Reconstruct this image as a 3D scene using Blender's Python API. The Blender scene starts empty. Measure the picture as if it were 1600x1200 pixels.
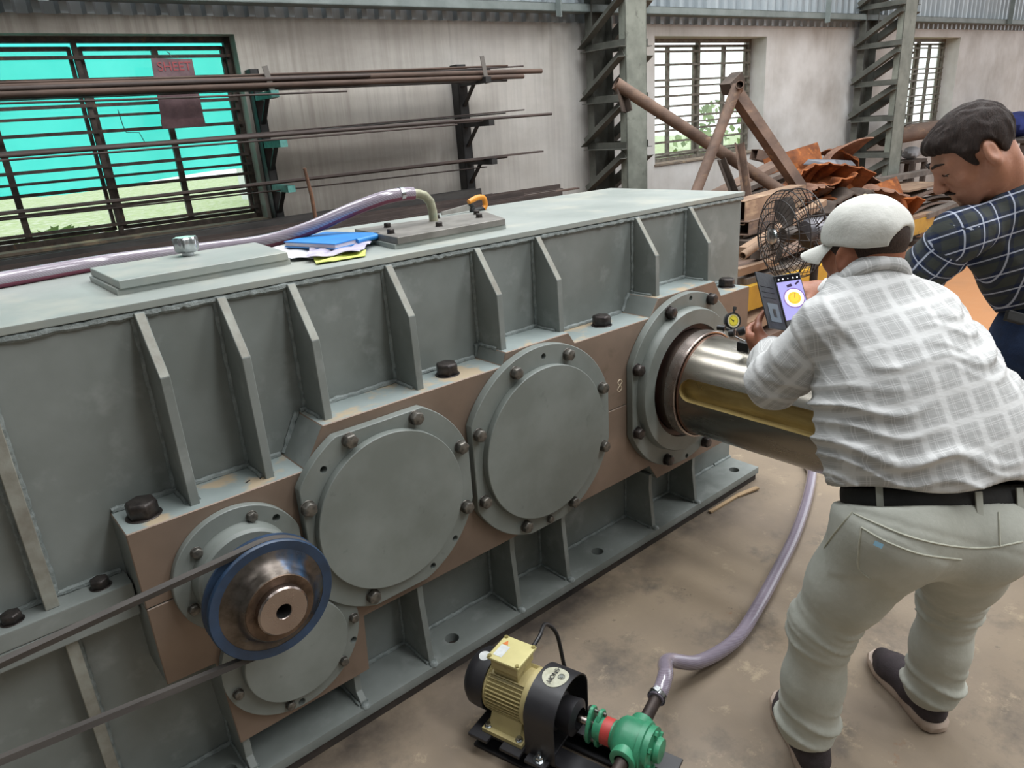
import bpy, bmesh, math, random
import numpy as np
from mathutils import Vector, Matrix, Euler
random.seed(7)
SC = bpy.context.scene
COL = SC.collection
PI = math.pi
# ------------------------------------------------------------------ camera, sky, lamps, exposure
YAW, PITCH, ROLL, FPX, EYE = 0.69400584, 0.34545849, -0.06337445, 1110.1839, 1.65
_f = np.array([math.sin(YAW)*math.cos(PITCH), math.cos(YAW)*math.cos(PITCH), -math.sin(PITCH)])
_r = np.array([math.cos(YAW), -math.sin(YAW), 0.0]); _u = np.cross(_r, _f)
RGT = math.cos(ROLL)*_r + math.sin(ROLL)*_u
UPV = np.cross(RGT, _f); FWD = _f
CAMP = np.array([0.0, 0.0, EYE])
cam_data = bpy.data.cameras.new('camera'); cam = bpy.data.objects.new('camera', cam_data); COL.objects.link(cam)
cam_data.sensor_width = 36.0; cam_data.lens = FPX*36.0/1600.0; cam_data.clip_start = 0.05; cam_data.clip_end = 300
M3 = Matrix(((RGT[0], UPV[0], -FWD[0]), (RGT[1], UPV[1], -FWD[1]), (RGT[2], UPV[2], -FWD[2])))
cam.matrix_world = Matrix.Translation(Vector(CAMP)) @ M3.to_4x4()
SC.camera = cam
SC.view_settings.view_transform = 'Standard'; SC.view_settings.look = 'None'
SC.view_settings.gamma = 1.0; SC.view_settings.use_curve_mapping = False
SC.view_settings.exposure = 0.25
W = bpy.data.worlds.new('overcast_sky'); SC.world = W; W.use_nodes = True
_bg = W.node_tree.nodes['Background']; _bg.inputs[0].default_value = (0.93, 0.97, 1.0, 1); _bg.inputs[1].default_value = 1.6

def area_lamp(name, loc, sx, sy, power, col=(1, 1, 1), rot=(0, 0, 0)):
    l = bpy.data.lights.new(name, 'AREA'); l.shape = 'RECTANGLE'; l.size = sx; l.size_y = sy; l.energy = power; l.color = col
    o = bpy.data.objects.new(name, l); COL.objects.link(o); o.location = loc; o.rotation_euler = rot
    return o
# translucent roof-light strips of the shed plus an added front fill row, running with the roof sheets
for i, (x, y, p) in enumerate([(-2.5, 3.6, 55), (0.8, 3.4, 140), (3.6, 3.4, 190), (6.6, 2.4, 210), (2.0, 0.4, 120), (5.0, -1.0, 150), (-1.5, -3.6, 50), (2.6, -3.8, 190), (6.4, -4.0, 200)]):
    area_lamp('roof_and_fill_light', (x, y, 6.3), 0.9, 4.2, p, (0.95, 0.98, 1.0))

# ------------------------------------------------------------------ helpers
def at(u, v, d):
    """point seen at pixel (u, v) of the 1600x1200 photograph, d metres down the view axis"""
    return Vector(CAMP + d*(FWD + (u-800)/FPX*RGT - (v-600)/FPX*UPV))
def hexc(h):
    h = h.lstrip('#'); c = [int(h[i:i+2], 16)/255 for i in (0, 2, 4)]
    return tuple(x/12.92 if x <= 0.04045 else ((x+0.055)/1.055)**2.4 for x in c) + (1.0,)

def V(*a): return Vector(a)

class MB:
    """collects shapes and links them as ONE mesh object"""
    def __init__(s): s.v = []; s.f = []; s.m = []; s.sm = []
    def add(s, verts, faces, mi=0, smooth=False):
        b = len(s.v); s.v += [tuple(p) for p in verts]
        for fc in faces: s.f.append([b+i for i in fc]); s.m.append(mi); s.sm.append(smooth)
        return s
    def box(s, lo, hi, mi=0):
        (x0, y0, z0), (x1, y1, z1) = lo, hi
        return s.add([(x0,y0,z0),(x1,y0,z0),(x1,y1,z0),(x0,y1,z0),(x0,y0,z1),(x1,y0,z1),(x1,y1,z1),(x0,y1,z1)],
              [(0,3,2,1),(4,5,6,7),(0,1,5,4),(1,2,6,5),(2,3,7,6),(3,0,4,7)], mi)
    def beam(s, a, b, w, h, up=(0,0,1), mi=0):
        """rectangular bar from a to b, width w, height h (h along up)"""
        a = Vector(a); b = Vector(b); d = (b-a).normalized(); up = Vector(up)
        sd = d.cross(up)
        if sd.length < 1e-4: sd = d.cross(Vector((1,0,0)))
        sd.normalize(); u = sd.cross(d).normalized()
        P = []
        for c in (a, b):
            for i, j in ((-1,-1),(1,-1),(1,1),(-1,1)): P.append(c + sd*(w/2*i) + u*(h/2*j))
        return s.add(P, [(0,1,2,3),(7,6,5,4),(0,4,5,1),(1,5,6,2),(2,6,7,3),(3,7,4,0)], mi)
    def angle(s, a, b, w, t, up=(0,0,1), flip=1, mi=0):
        """L-section bar"""
        a = Vector(a); b = Vector(b); d = (b-a).normalized(); up = Vector(up); sd = d.cross(up).normalized(); u = sd.cross(d).normalized()
        pr = [(0,0),(w,0),(w,t),(t,t),(t,w),(0,w)]
        P = [c + sd*(flip*x) + u*y for c in (a, b) for x, y in pr]
        n = 6
        fs = [tuple((i, (i+1) % n, n+(i+1) % n, n+i)) for i in range(n)] + [tuple(range(n))[::-1], tuple(range(n, 2*n))]
        return s.add(P, fs, mi)
    def cyl(s, a, b, ra, rb=None, n=24, cap=True, mi=0, smooth=True, capmi=None):
        rb = ra if rb is None else rb
        a = Vector(a); b = Vector(b); d = (b-a).normalized()
        x = d.orthogonal().normalized(); y = d.cross(x)
        P = [c + (x*math.cos(2*PI*i/n) + y*math.sin(2*PI*i/n))*r for c, r in ((a, ra), (b, rb)) for i in range(n)]
        s.add(P, [(i, (i+1) % n, n+(i+1) % n, n+i) for i in range(n)], mi, smooth)
        if cap: s.add(P, [tuple(range(n))[::-1], tuple(range(n, 2*n))], mi if capmi is None else capmi)
        return s
    def pipe(s, a, b, ro, ri, n=20, mi=0):
        a = Vector(a); b = Vector(b); d = (b-a).normalized(); x = d.orthogonal().normalized(); y = d.cross(x)
        P = [c + (x*math.cos(2*PI*i/n) + y*math.sin(2*PI*i/n))*r for c in (a, b) for r in (ro, ri) for i in range(n)]
        F = []
        for i in range(n):
            j = (i+1) % n
            F += [(i, j, 2*n+j, 2*n+i), (n+j, n+i, 3*n+i, 3*n+j)]
        s.add(P, F, mi, True)
        return s.add(P, [(j, i, n+i, n+j) for i in range(n) for j in ((i+1) % n,)] + [(2*n+i, 2*n+(i+1) % n, 3*n+(i+1) % n, 3*n+i) for i in range(n)], mi)
    def lathe(s, prof, o, axis, n=40, mi=0, smooth=True, mis=None):
        """prof: (radius, distance along axis) list"""
        o = Vector(o); d = Vector(axis).normalized(); x = d.orthogonal().normalized(); y = d.cross(x)
        P = [o + d*t + (x*math.cos(2*PI*i/n) + y*math.sin(2*PI*i/n))*max(r, 1e-5) for r, t in prof for i in range(n)]
        b = len(s.v); s.v += [tuple(p) for p in P]
        for k in range(len(prof)-1):
            for i in range(n):
                s.f.append([b+k*n+i, b+k*n+(i+1) % n, b+(k+1)*n+(i+1) % n, b+(k+1)*n+i]); s.m.append(mis[k] if mis else mi); s.sm.append(smooth)
        return s
    def tube(s, pts, r, n=10, mi=0, cap=True, closed=False, smooth=True):
        pts = [Vector(p) for p in pts]; m = len(pts)
        rs = r if isinstance(r, (list, tuple)) else [r]*m
        T = []
        for i in range(m):
            if closed: t = pts[(i+1) % m]-pts[i-1]
            else: t = pts[min(i+1, m-1)]-pts[max(i-1, 0)]
            T.append(t.normalized())
        x = T[0].orthogonal().normalized(); P = []
        for i in range(m):
            x = (x - T[i]*x.dot(T[i])).normalized(); y = T[i].cross(x)
            P += [pts[i] + (x*math.cos(2*PI*k/n)+y*math.sin(2*PI*k/n))*rs[i] for k in range(n)]
        F = [(i*n+k, i*n+(k+1) % n, ((i+1) % m)*n+(k+1) % n, ((i+1) % m)*n+k) for i in range(m if closed else m-1) for k in range(n)]
        s.add(P, F, mi, smooth)
        if cap and not closed: s.add(P, [tuple(range(n))[::-1], tuple(range((m-1)*n, m*n))], mi)
        return s
    def prism(s, poly, y0, y1, mi=0, fmi=None, ax='y'):
        """polygon in (x,z) extruded along y (ax='y'), or (y,z) along x (ax='x'), or (x,y) along z (ax='z')"""
        def P(a, b, t): return (a, t, b) if ax == 'y' else ((t, a, b) if ax == 'x' else (a, b, t))
        n = len(poly); A = [P(a, b, y0) for a, b in poly] + [P(a, b, y1) for a, b in poly]
        s.add(A, [(i, (i+1) % n, n+(i+1) % n, n+i) for i in range(n)] + [tuple(range(n, 2*n))], mi)
        return s.add(A, [tuple(range(n))[::-1]], mi if fmi is None else fmi)
    def hexbolt(s, p, axis, r, h, washer=0.0, mi=0):
        p = Vector(p); d = Vector(axis).normalized()
        if washer: s.cyl(p, p+d*0.003, washer, n=20, mi=mi)
        p = p + d*(0.003 if washer else 0)
        x = d.orthogonal().normalized(); y = d.cross(x)
        rng = [(r, 0), (r, h*0.82), (r*0.88, h)]
        P = [p + d*t + (x*math.cos(PI/3*i)+y*math.sin(PI/3*i))*q for q, t in rng for i in range(6)]
        F = [(k*6+i, k*6+(i+1) % 6, (k+1)*6+(i+1) % 6, (k+1)*6+i) for k in range(2) for i in range(6)] + [tuple(range(12, 18)), tuple(range(6))[::-1]]
        return s.add(P, F, mi)
    def build(s, name, mats, parent=None, bevel=0, fixn=True, origin=None, seg=2):
        me = bpy.data.meshes.new(name)
        if parent is not None: off = parent_origin(parent)
        elif origin is not None: off = Vector(origin)
        else:
            xs = np.array(s.v); off = Vector(((xs[:,0].min()+xs[:,0].max())/2, (xs[:,1].min()+xs[:,1].max())/2, xs[:,2].min()))
        me.from_pydata([tuple(Vector(p)-off) for p in s.v], [], s.f)
        if not isinstance(mats, (list, tuple)): mats = [mats]
        for m in mats: me.materials.append(m)
        me.polygons.foreach_set('material_index', s.m); me.polygons.foreach_set('use_smooth', s.sm)
        if fixn:
            bm = bmesh.new(); bm.from_mesh(me); bmesh.ops.remove_doubles(bm, verts=bm.verts, dist=1e-6); bmesh.ops.recalc_face_normals(bm, faces=bm.faces)
            if bevel:
                es = [e for e in bm.edges if e.is_manifold and e.calc_face_angle(0) > 0.5]
                bmesh.ops.bevel(bm, geom=es, offset=bevel, segments=seg, affect='EDGES', profile=0.7, clamp_overlap=True)
            bm.to_mesh(me); bm.free()
        o = bpy.data.objects.new(name, me); COL.objects.link(o)
        if parent is not None: o.parent = parent
        else: o.location = off
        if any(s.sm):
            try: me.set_sharp_from_angle(angle=0.7)
            except Exception: pass
        return o
ORIG = {}
def parent_origin(p):
    v = Vector((0,0,0))
    while p is not None: v += p.location; p = p.parent
    return v
def thing(name, label, cat, loc=(0,0,0), group=None):
    o = bpy.data.objects.new(name, None); COL.objects.link(o); o.location = loc; o.empty_display_size = 0.05
    return tag(o, label, cat, group)
def tag(o, label=None, cat=None, group=None, kind=None):
    if label: o['label'] = label
    if cat: o['category'] = cat
    if group: o['group'] = group
    if kind: o['kind'] = kind
    return o
def struct(o): o['kind'] = 'structure'; return o
def inst(src, name, parent, loc, rot=None, scale=None):
    """a copy of src (sharing its mesh) placed at a world point under parent"""
    o = bpy.data.objects.new(name, src.data if not isinstance(src, bpy.types.Mesh) else src); COL.objects.link(o)
    o.parent = parent
    o.location = Vector(loc) - (parent_origin(parent) if parent else Vector((0,0,0)))
    if rot is not None: o.rotation_euler = rot
    if scale is not None: o.scale = scale
    return o
def mesh_only(mb, name, mats, **k):
    """a mesh datablock built about the origin, for copies"""
    o = mb.build(name, mats, origin=(0,0,0), **k); me = o.data; bpy.data.objects.remove(o); return me
def cut(o, *mbs):
    """subtract shapes (given in world coordinates) from o"""
    bpy.context.view_layer.update()
    cs = []
    for mb in mbs:
        c = mb.build('cutter', list(o.data.materials), origin=(0,0,0)); cs.append(c)
        m = o.modifiers.new('b', 'BOOLEAN'); m.operation = 'DIFFERENCE'; m.object = c; m.solver = 'EXACT'
    bpy.context.view_layer.update()
    dg = bpy.context.evaluated_depsgraph_get(); dg.update()
    me = bpy.data.meshes.new_from_object(o.evaluated_get(dg), depsgraph=dg)
    o.modifiers.clear(); old = o.data; o.data = me; me.name = o.name
    for c in cs: bpy.data.objects.remove(c)
    try: me.set_sharp_from_angle(angle=0.6)
    except Exception: pass
    return o

# ------------------------------------------------------------------ materials
def nodes(name):
    m = bpy.data.materials.new(name); m.use_nodes = True; nt = m.node_tree; b = nt.nodes['Principled BSDF']; return m, nt, b
def N(nt, t, **k):
    n = nt.nodes.new(t)
    for a, v in k.items():
        if a.startswith('i_'):
            key = a[2:]; n.inputs[int(key) if key.isdigit() else key.replace('_', ' ')].default_value = v
        else: setattr(n, a, v)
    return n
def ramp(nt, src, stops):
    r = nt.nodes.new('ShaderNodeValToRGB'); e = r.color_ramp.elements
    while len(e) < len(stops): e.new(0.5)
    for x, (p, c) in zip(e, stops): x.position = p; x.color = c if len(c) == 4 else (*c, 1)
    nt.links.new(src, r.inputs[0]); return r.outputs[0]
def mixc(nt, fac, a, b, mode='MIX'):
    n = nt.nodes.new('ShaderNodeMix'); n.data_type = 'RGBA'; n.blend_type = mode
    for sck, val in ((n.inputs[0], fac), (n.inputs[6], a), (n.inputs[7], b)):
        if hasattr(val, 'is_linked'): nt.links.new(val, sck)
        else: sck.default_value = val
    return n.outputs[2]
def noise(nt, scale, vec=None, detail=4, rough=0.6, stretch=None):
    tc = nt.nodes.new('ShaderNodeTexCoord'); src = vec or tc.outputs['Object']
    if stretch:
        mp = N(nt, 'ShaderNodeMapping'); mp.inputs['Scale'].default_value = stretch; nt.links.new(src, mp.inputs[0]); src = mp.outputs[0]
    n = N(nt, 'ShaderNodeTexNoise'); n.inputs['Scale'].default_value = scale; n.inputs['Detail'].default_value = detail; n.inputs['Roughness'].default_value = rough
    nt.links.new(src, n.inputs['Vector']); return n.outputs['Fac']
def bump(nt, b, h, strength=0.2, dist=0.01, prev=None):
    n = N(nt, 'ShaderNodeBump'); n.inputs['Strength'].default_value = strength; n.inputs['Distance'].default_value = dist
    nt.links.new(h, n.inputs['Height'])
    if prev: nt.links.new(prev, n.inputs['Normal'])
    nt.links.new(n.outputs[0], b.inputs['Normal']); return n.outputs[0]
def mat(name, c1, c2=None, rough=0.6, metal=0.0, scale=6, bs=0.0, bscale=60, stretch=None, lo=0.35, hi=0.65, third=None, spec=None, coat=0):
    m, nt, b = nodes(name)
    c1 = hexc(c1) if isinstance(c1, str) else c1
    b.inputs['Base Color'].default_value = c1; b.inputs['Roughness'].default_value = rough; b.inputs['Metallic'].default_value = metal
    if spec is not None: b.inputs['Specular IOR Level'].default_value = spec
    if coat: b.inputs['Coat Weight'].default_value = coat
    if c2:
        c2 = hexc(c2) if isinstance(c2, str) else c2
        col = ramp(nt, noise(nt, scale, stretch=stretch), [(lo, c1), (hi, c2)])
        if third:
            c3, sc3, t0, t1 = third
            col = mixc(nt, ramp(nt, noise(nt, sc3, stretch=stretch), [(t0, (0,0,0)), (t1, (1,1,1))]), col, hexc(c3))
        nt.links.new(col, b.inputs['Base Color'])
        r = N(nt, 'ShaderNodeMapRange'); nt.links.new(noise(nt, scale*2.3), r.inputs[0]); r.inputs[3].default_value = max(rough-0.1, 0.05); r.inputs[4].default_value = min(rough+0.12, 1)
        nt.links.new(r.outputs[0], b.inputs['Roughness'])
    if bs: bump(nt, b, noise(nt, bscale, stretch=stretch, detail=6), bs, 0.01)
    m.diffuse_color = c1
    return m

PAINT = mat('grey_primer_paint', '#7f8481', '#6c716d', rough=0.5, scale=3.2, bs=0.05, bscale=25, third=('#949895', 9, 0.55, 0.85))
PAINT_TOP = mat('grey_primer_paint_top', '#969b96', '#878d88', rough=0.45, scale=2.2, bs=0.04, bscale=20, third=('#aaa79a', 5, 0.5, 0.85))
COVERP = mat('cover_paint', '#7a7f7b', '#6b706b', rough=0.45, scale=5, bs=0.04, bscale=30, third=('#585d5a', 16, 0.66, 0.8))
LEDGE = mat('ledge_paint_worn', '#8f9896', '#818b89', rough=0.55, scale=4, third=('#a89880', 7, 0.52, 0.6), bs=0.1, bscale=25)
RIBEDGE = mat('plate_edge', '#92938a', '#78746a', rough=0.6, scale=14, bs=0.1, bscale=60)
TAN = mat('machined_face', '#877567', '#6f6054', rough=0.45, metal=0.3, scale=2.5, bs=0.03, bscale=90, third=('#6d5e50', 12, 0.6, 0.85))
WELD = mat('weld_bead', '#8d9492', '#6e7573', rough=0.5, scale=40, bs=0.5, bscale=120)
BOLT = mat('black_bolt_steel', '#4b4542', '#2f2b2a', rough=0.42, metal=0.6, scale=40)
BOLTL = mat('grey_bolt_steel', '#77736c', '#4f4c48', rough=0.42, metal=0.65, scale=60)
DARK = mat('dark_hole', '#141312', rough=0.9)
def shaft_mat(name, c1, c2, rough, axis_stretch):
    m, nt, b = nodes(name); b.inputs['Metallic'].default_value = 1.0
    nt.links.new(ramp(nt, noise(nt, 3.0, stretch=axis_stretch), [(0.3, hexc(c1)), (0.7, hexc(c2))]), b.inputs['Base Color'])
    r = N(nt, 'ShaderNodeMapRange'); nt.links.new(noise(nt, 30, stretch=axis_stretch), r.inputs[0]); r.inputs[3].default_value = rough-0.06; r.inputs[4].default_value = rough+0.1
    nt.links.new(r.outputs[0], b.inputs['Roughness'])
    bump(nt, b, noise(nt, 160, stretch=axis_stretch, detail=2), 0.008, 0.004)
    return m
STEEL = shaft_mat('turned_steel', '#a9a49a', '#8f897f', 0.24, (1, 0.15, 1))
STEELD = shaft_mat('turned_steel_dark', '#8d7d74', '#6a5a52', 0.3, (1, 1, 1))
BRIGHT = shaft_mat('bright_steel', '#b3a8a2', '#8f827c', 0.26, (1, 1, 1))
OILED = mat('oiled_keyway_steel', '#b5a06c', '#937f50', rough=0.3, metal=0.45, scale=9, stretch=(3, .6, 3), bs=.08, bscale=50)
# ------------------------------------------------------------------ back wall frame of reference
DW = Vector((0.997, -0.075, 0.015)).normalized(); NW = Vector((0,0,1)).cross(DW).normalized(); UW = DW.cross(NW)
WD = 5.2
def wp(s, t, off=0.0):
    """point s along the back wall, t above eye height, off metres in front of its face"""
    return Vector(CAMP) + DW*s + UW*t + NW*(WD-off)
def wbox(mb, s0, s1, t0, t1, o0, o1, mi=0):
    P = [wp(s, t, o) for o in (o0, o1) for s, t in ((s0,t0),(s1,t0),(s1,t1),(s0,t1))]
    return mb.add(P, [(0,1,2,3),(7,6,5,4),(0,4,5,1),(1,5,6,2),(2,6,7,3),(3,7,4,0)], mi)

def plaster():
    m, nt, b = nodes('stained_plaster'); b.inputs['Roughness'].default_value = 0.9
    c = ramp(nt, noise(nt, 1.3, detail=6), [(0.3, hexc('#9a938a')), (0.7, hexc('#b8b2a9'))])
    drip = noise(nt, 26, stretch=(1, 1, 0.03), detail=4)
    c = mixc(nt, ramp(nt, drip, [(0.42, (0,0,0)), (0.68, (.75,.75,.75))]), c, hexc('#8d857c'))
    soot = noise(nt, 0.9, stretch=(0.6, 0.6, 1.6), detail=6)
    c = mixc(nt, ramp(nt, soot, [(0.44, (0,0,0)), (0.7, (0.8,0.8,0.8))]), c, hexc('#736b63'))
    tc = nt.nodes.new('ShaderNodeTexCoord'); sx = N(nt, 'ShaderNodeSeparateXYZ'); nt.links.new(tc.outputs['Object'], sx.inputs[0])
    mr = N(nt, 'ShaderNodeMapRange'); nt.links.new(sx.outputs[0], mr.inputs[0]); mr.inputs[1].default_value = -2.5; mr.inputs[2].default_value = 3.5
    wh = N(nt, 'ShaderNodeMath', operation='MULTIPLY'); nt.links.new(mr.outputs[0], wh.inputs[0]); nt.links.new(noise(nt, 2.1), wh.inputs[1])
    w2 = N(nt, 'ShaderNodeMath', operation='MULTIPLY'); nt.links.new(wh.outputs[0], w2.inputs[0]); w2.inputs[1].default_value = 1.5; w2.use_clamp = True
    c = mixc(nt, w2.outputs[0], c, hexc('#d4d3d1'))
    nt.links.new(c, b.inputs['Base Color'])
    bump(nt, b, noise(nt, 40, stretch=(1, 1, 0.3), detail=6), 0.15, 0.01)
    return m
PLASTER = plaster()
SILL = mat('worn_sill', '#8a7c6c', '#6b6258', rough=0.9, scale=8, bs=0.2, third=('#b9a183', 5, 0.55, 0.7))
def concrete():
    m, nt, b = nodes('oily_concrete'); b.inputs['Roughness'].default_value = 0.7
    c = ramp(nt, noise(nt, 1.1, detail=8), [(0.3, hexc('#74675a')), (0.7, hexc('#95846e'))])
    c = mixc(nt, ramp(nt, noise(nt, 2.6, detail=8, rough=0.7), [(0.52, (0,0,0)), (0.66, (1,1,1))]), c, hexc('#5f564c'))
    c = mixc(nt, ramp(nt, noise(nt, 7, detail=8, rough=0.75), [(0.58, (0,0,0)), (0.68, (0.8,0.8,0.8))]), c, hexc('#a9987f'))
    c = mixc(nt, ramp(nt, noise(nt, 11, detail=5, rough=0.7), [(0.66, (0,0,0)), (0.72, (0.8,0.8,0.8))]), c, hexc('#4a423a'))
    c = mixc(nt, ramp(nt, noise(nt, 5, detail=5, rough=0.7, stretch=(1, 1.3, 1)), [(0.68, (0,0,0)), (0.75, (0.7,0.7,0.7))]), c, hexc('#83583c'))
    # red earth trodden in from the open side of the shed
    tc = nt.nodes.new('ShaderNodeTexCoord'); sx = N(nt, 'ShaderNodeSeparateXYZ'); nt.links.new(tc.outputs['Object'], sx.inputs[0])
    mr = N(nt, 'ShaderNodeMapRange'); nt.links.new(sx.outputs[0], mr.inputs[0]); mr.inputs[1].default_value = 3.3; mr.inputs[2].default_value = 4.6
    add = N(nt, 'ShaderNodeMath', operation='MULTIPLY_ADD'); nt.links.new(noise(nt, 3.2, detail=7, stretch=(0.5, 1, 1)), add.inputs[0]); add.inputs[1].default_value = 0.9; add.inputs[2].default_value = 0.55
    mu = N(nt, 'ShaderNodeMath', operation='MULTIPLY'); mu.use_clamp = True; nt.links.new(mr.outputs[0], mu.inputs[0]); nt.links.new(add.outputs[0], mu.inputs[1])
    c = mixc(nt, mu.outputs[0], c, hexc('#b07a4e'))
    # oil line and shadow along the gearbox foot, painted into the colour
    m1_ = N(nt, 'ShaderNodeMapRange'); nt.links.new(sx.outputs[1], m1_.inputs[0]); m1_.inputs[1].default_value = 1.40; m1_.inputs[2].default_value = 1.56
    shade_oil = N(nt, 'ShaderNodeMath', operation='MULTIPLY'); shade_oil.use_clamp = True; nt.links.new(m1_.outputs[0], shade_oil.inputs[0])
    no = N(nt, 'ShaderNodeMapRange'); nt.links.new(noise(nt, 3.5, detail=7), no.inputs[0]); no.inputs[1].default_value = .38; no.inputs[2].default_value = .62; nt.links.new(no.outputs[0], shade_oil.inputs[1])
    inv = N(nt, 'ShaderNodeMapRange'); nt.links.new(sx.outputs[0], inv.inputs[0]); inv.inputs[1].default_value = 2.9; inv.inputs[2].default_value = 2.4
    o2 = N(nt, 'ShaderNodeMath', operation='MULTIPLY'); nt.links.new(shade_oil.outputs[0], o2.inputs[0]); nt.links.new(inv.outputs[0], o2.inputs[1])
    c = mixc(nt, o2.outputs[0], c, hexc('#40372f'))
    nt.links.new(c, b.inputs['Base Color'])
    r = N(nt, 'ShaderNodeMapRange'); nt.links.new(noise(nt, 4), r.inputs[0]); r.inputs[3].default_value = 0.45; r.inputs[4].default_value = 0.85; nt.links.new(r.outputs[0], b.inputs['Roughness'])
    bump(nt, b, noise(nt, 60, detail=8), 0.12, 0.01)
    return m
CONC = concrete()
# floor
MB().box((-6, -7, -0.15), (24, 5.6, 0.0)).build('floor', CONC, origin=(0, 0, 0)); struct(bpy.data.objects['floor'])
ROOFM = mat('dusty_roof_sheet', '#8b8e8c', '#767977', rough=.7, scale=3)
struct(MB().box((-6, -7, 6.9), (16, 5.6, 7.0)).build('unseen_ceiling', ROOFM)); struct(MB().box((-6.2, -7, 0), (-6, 5.6, 6.9)).build('unseen_wall_left', ROOFM)); struct(MB().box((-6, -7.2, 0), (16, -7, 6.9)).build('unseen_wall_front', ROOFM))  # unseen roof and walls, added to block the sky and shape the light
# wall with three window openings (s ranges), sill -0.535, head 0.66
WT, SILLT, HEADT, WTH = 0.79, -0.535, 0.66, 0.30
OPEN = [(-1.15, 1.66), (5.65, 7.43), (10.25, 12.06)]
mw = MB()
wbox(mw, -6.0, 17, -1.75, SILLT, 0, -WTH); wbox(mw, -6.0, 17, HEADT, WT, 0, -WTH)
ed = [-6.0] + [e for o in OPEN for e in o] + [17]
for a, b in zip(ed[::2], ed[1::2]): wbox(mw, a, b, SILLT, HEADT, 0, -WTH)
wall_back = struct(mw.build('wall_back', PLASTER, origin=wp(4, -1.65)))
for i, (a, b) in enumerate(OPEN):
    m = MB(); wbox(m, a-0.01, b+0.01, SILLT-0.005, SILLT+0.012, 0.015, -WTH)
    struct(m.build('trim_%d' % (i+3), SILL))
FRAME = mat('brown_window_steel', '#5b5049', '#3d3530', rough=0.6, metal=0.3, scale=18, third=('#7a5a40', 22, 0.6, 0.75))
FRAME2 = mat('pale_window_steel', '#7f7a70', '#5e574e', rough=0.6, metal=0.2, scale=18, third=('#8a6a4a', 22, 0.62, 0.75))
def glass_mat(name, tint, gl):
    m, nt, b = nodes(name); nt.nodes.remove(b); out = nt.nodes['Material Output']
    t = N(nt, 'ShaderNodeBsdfTransparent'); t.inputs[0].default_value = tint
    g = N(nt, 'ShaderNodeBsdfGlossy'); g.inputs['Roughness'].default_value = 0.05
    mx = N(nt, 'ShaderNodeMixShader'); mx.inputs[0].default_value = gl
    nt.links.new(t.outputs[0], mx.inputs[1]); nt.links.new(g.outputs[0], mx.inputs[2]); nt.links.new(mx.outputs[0], out.inputs[0]); return m
GLASS = glass_mat('dusty_window_glass', (0.93, 0.95, 0.93, 1), 0.05)
BARS_T = [0.542, 0.418, 0.272, 0.210, 0.12, 0.02, -0.085, -0.150, -0.215, -0.33, -0.445]
def window(k, a, b, off, posts, doubles, fm):
    """posts: s of single shutter stiles, doubles: s of the meeting stiles"""
    root = struct(bpy.data.objects.new('window_%d' % k, None)); COL.objects.link(root); root.location = wp((a+b)/2, SILLT, off)
    m = MB(); w = 0.035
    wbox(m, a, b, HEADT-0.035, HEADT, off-w, off+0.01); wbox(m, a, b, SILLT+0.005, SILLT+0.045, off-w, off+0.01)
    for s in (a, b): wbox(m, s-0.02, s+0.02, SILLT, HEADT, off-w, off+0.01)
    m.build('window_frame', fm, root)
    for s in doubles:
        m = MB(); wbox(m, s-0.014, s+0.014, SILLT+0.02, HEADT-0.02, off-w, off+0.015); m.build('mullion', fm, root)
    edges = sorted([a] + doubles + [b])
    for l, r in zip(edges[:-1], edges[1:]):
        m = MB(); g = 0.03
        for s in (l+g, r-g): wbox(m, s-0.011, s+0.011, SILLT+0.05, HEADT-0.055, off-0.05, off-0.02)
        for t in (SILLT+0.06, HEADT-0.065): wbox(m, l+g, r-g, t-0.012, t+0.012, off-0.05, off-0.02)
        for p in posts:
            if l+0.1 < p < r-0.1: wbox(m, p-0.018, p+0.018, SILLT+0.05, HEADT-0.055, off-0.05, off-0.015)
        sh = m.build('shutter', fm, root)
        stops = sorted([l+g] + [p for p in posts if l+0.1 < p < r-0.1] + [r-g])
        for x0, x1 in zip(stops[:-1], stops[1:]):
            m = MB(); wbox(m, x0+0.011, x1-0.011, SILLT+0.07, HEADT-0.075, off-0.038, off-0.034); m.build('pane', GLASS, sh)
    for t in BARS_T:
        m = MB()
        thick = 0.006 if abs(t-0.210) < .01 or abs(t+0.150) < .01 else 0.008
        wbox(m, a, b, t-thick-0.002, t+thick+0.002, off+0.015, off+0.027); m.build('grille_bar', fm, root)
    return root
window(1, -1.12, 1.640, -0.13, [-0.70, 0.225, 1.185], [-0.22, 0.735], FRAME)
window(2, 5.70, 7.40, -0.2, [6.09, 6.99], [6.535], FRAME2)
window(3, 10.30, 12.02, -0.2, [10.72, 11.66], [11.28], FRAME2)
# cladding above the wall
SHEET = mat('galvanised_sheet', '#a9b0b4', '#8e969b', rough=0.45, metal=0.3, scale=5, stretch=(1, 1, 0.1))
m = MB(); n = 0; s = -6.0; P = []
while s < 17:
    for ds, o in ((0, 0.0), (0.055, 0.0), (0.075, 0.035), (0.115, 0.035)): P.append((s+ds, o))
    s += 0.135
A = [wp(s, WT-0.03, o+0.005) for s, o in P] + [wp(s, 5.3, o+0.005) for s, o in P]; n = len(P)
m.add(A, [(i, i+1, n+i+1, n+i) for i in range(n-1)])
struct(m.build('wall_upper', SHEET, fixn=False))
GIRT = mat('grey_girt_paint', '#7b8482', '#68716f', rough=0.6, scale=6)
m = MB()
for t0, t1, o0, o1 in ((0.822, 0.886, 0.17, 0.165), (0.88, 0.886, 0.17, 0.04), (0.822, 0.828, 0.17, 0.04)): wbox(m, -6.0, 17, t0, t1, o0, o1)
struct(m.build('trim_1', GIRT))
k = 0
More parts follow.
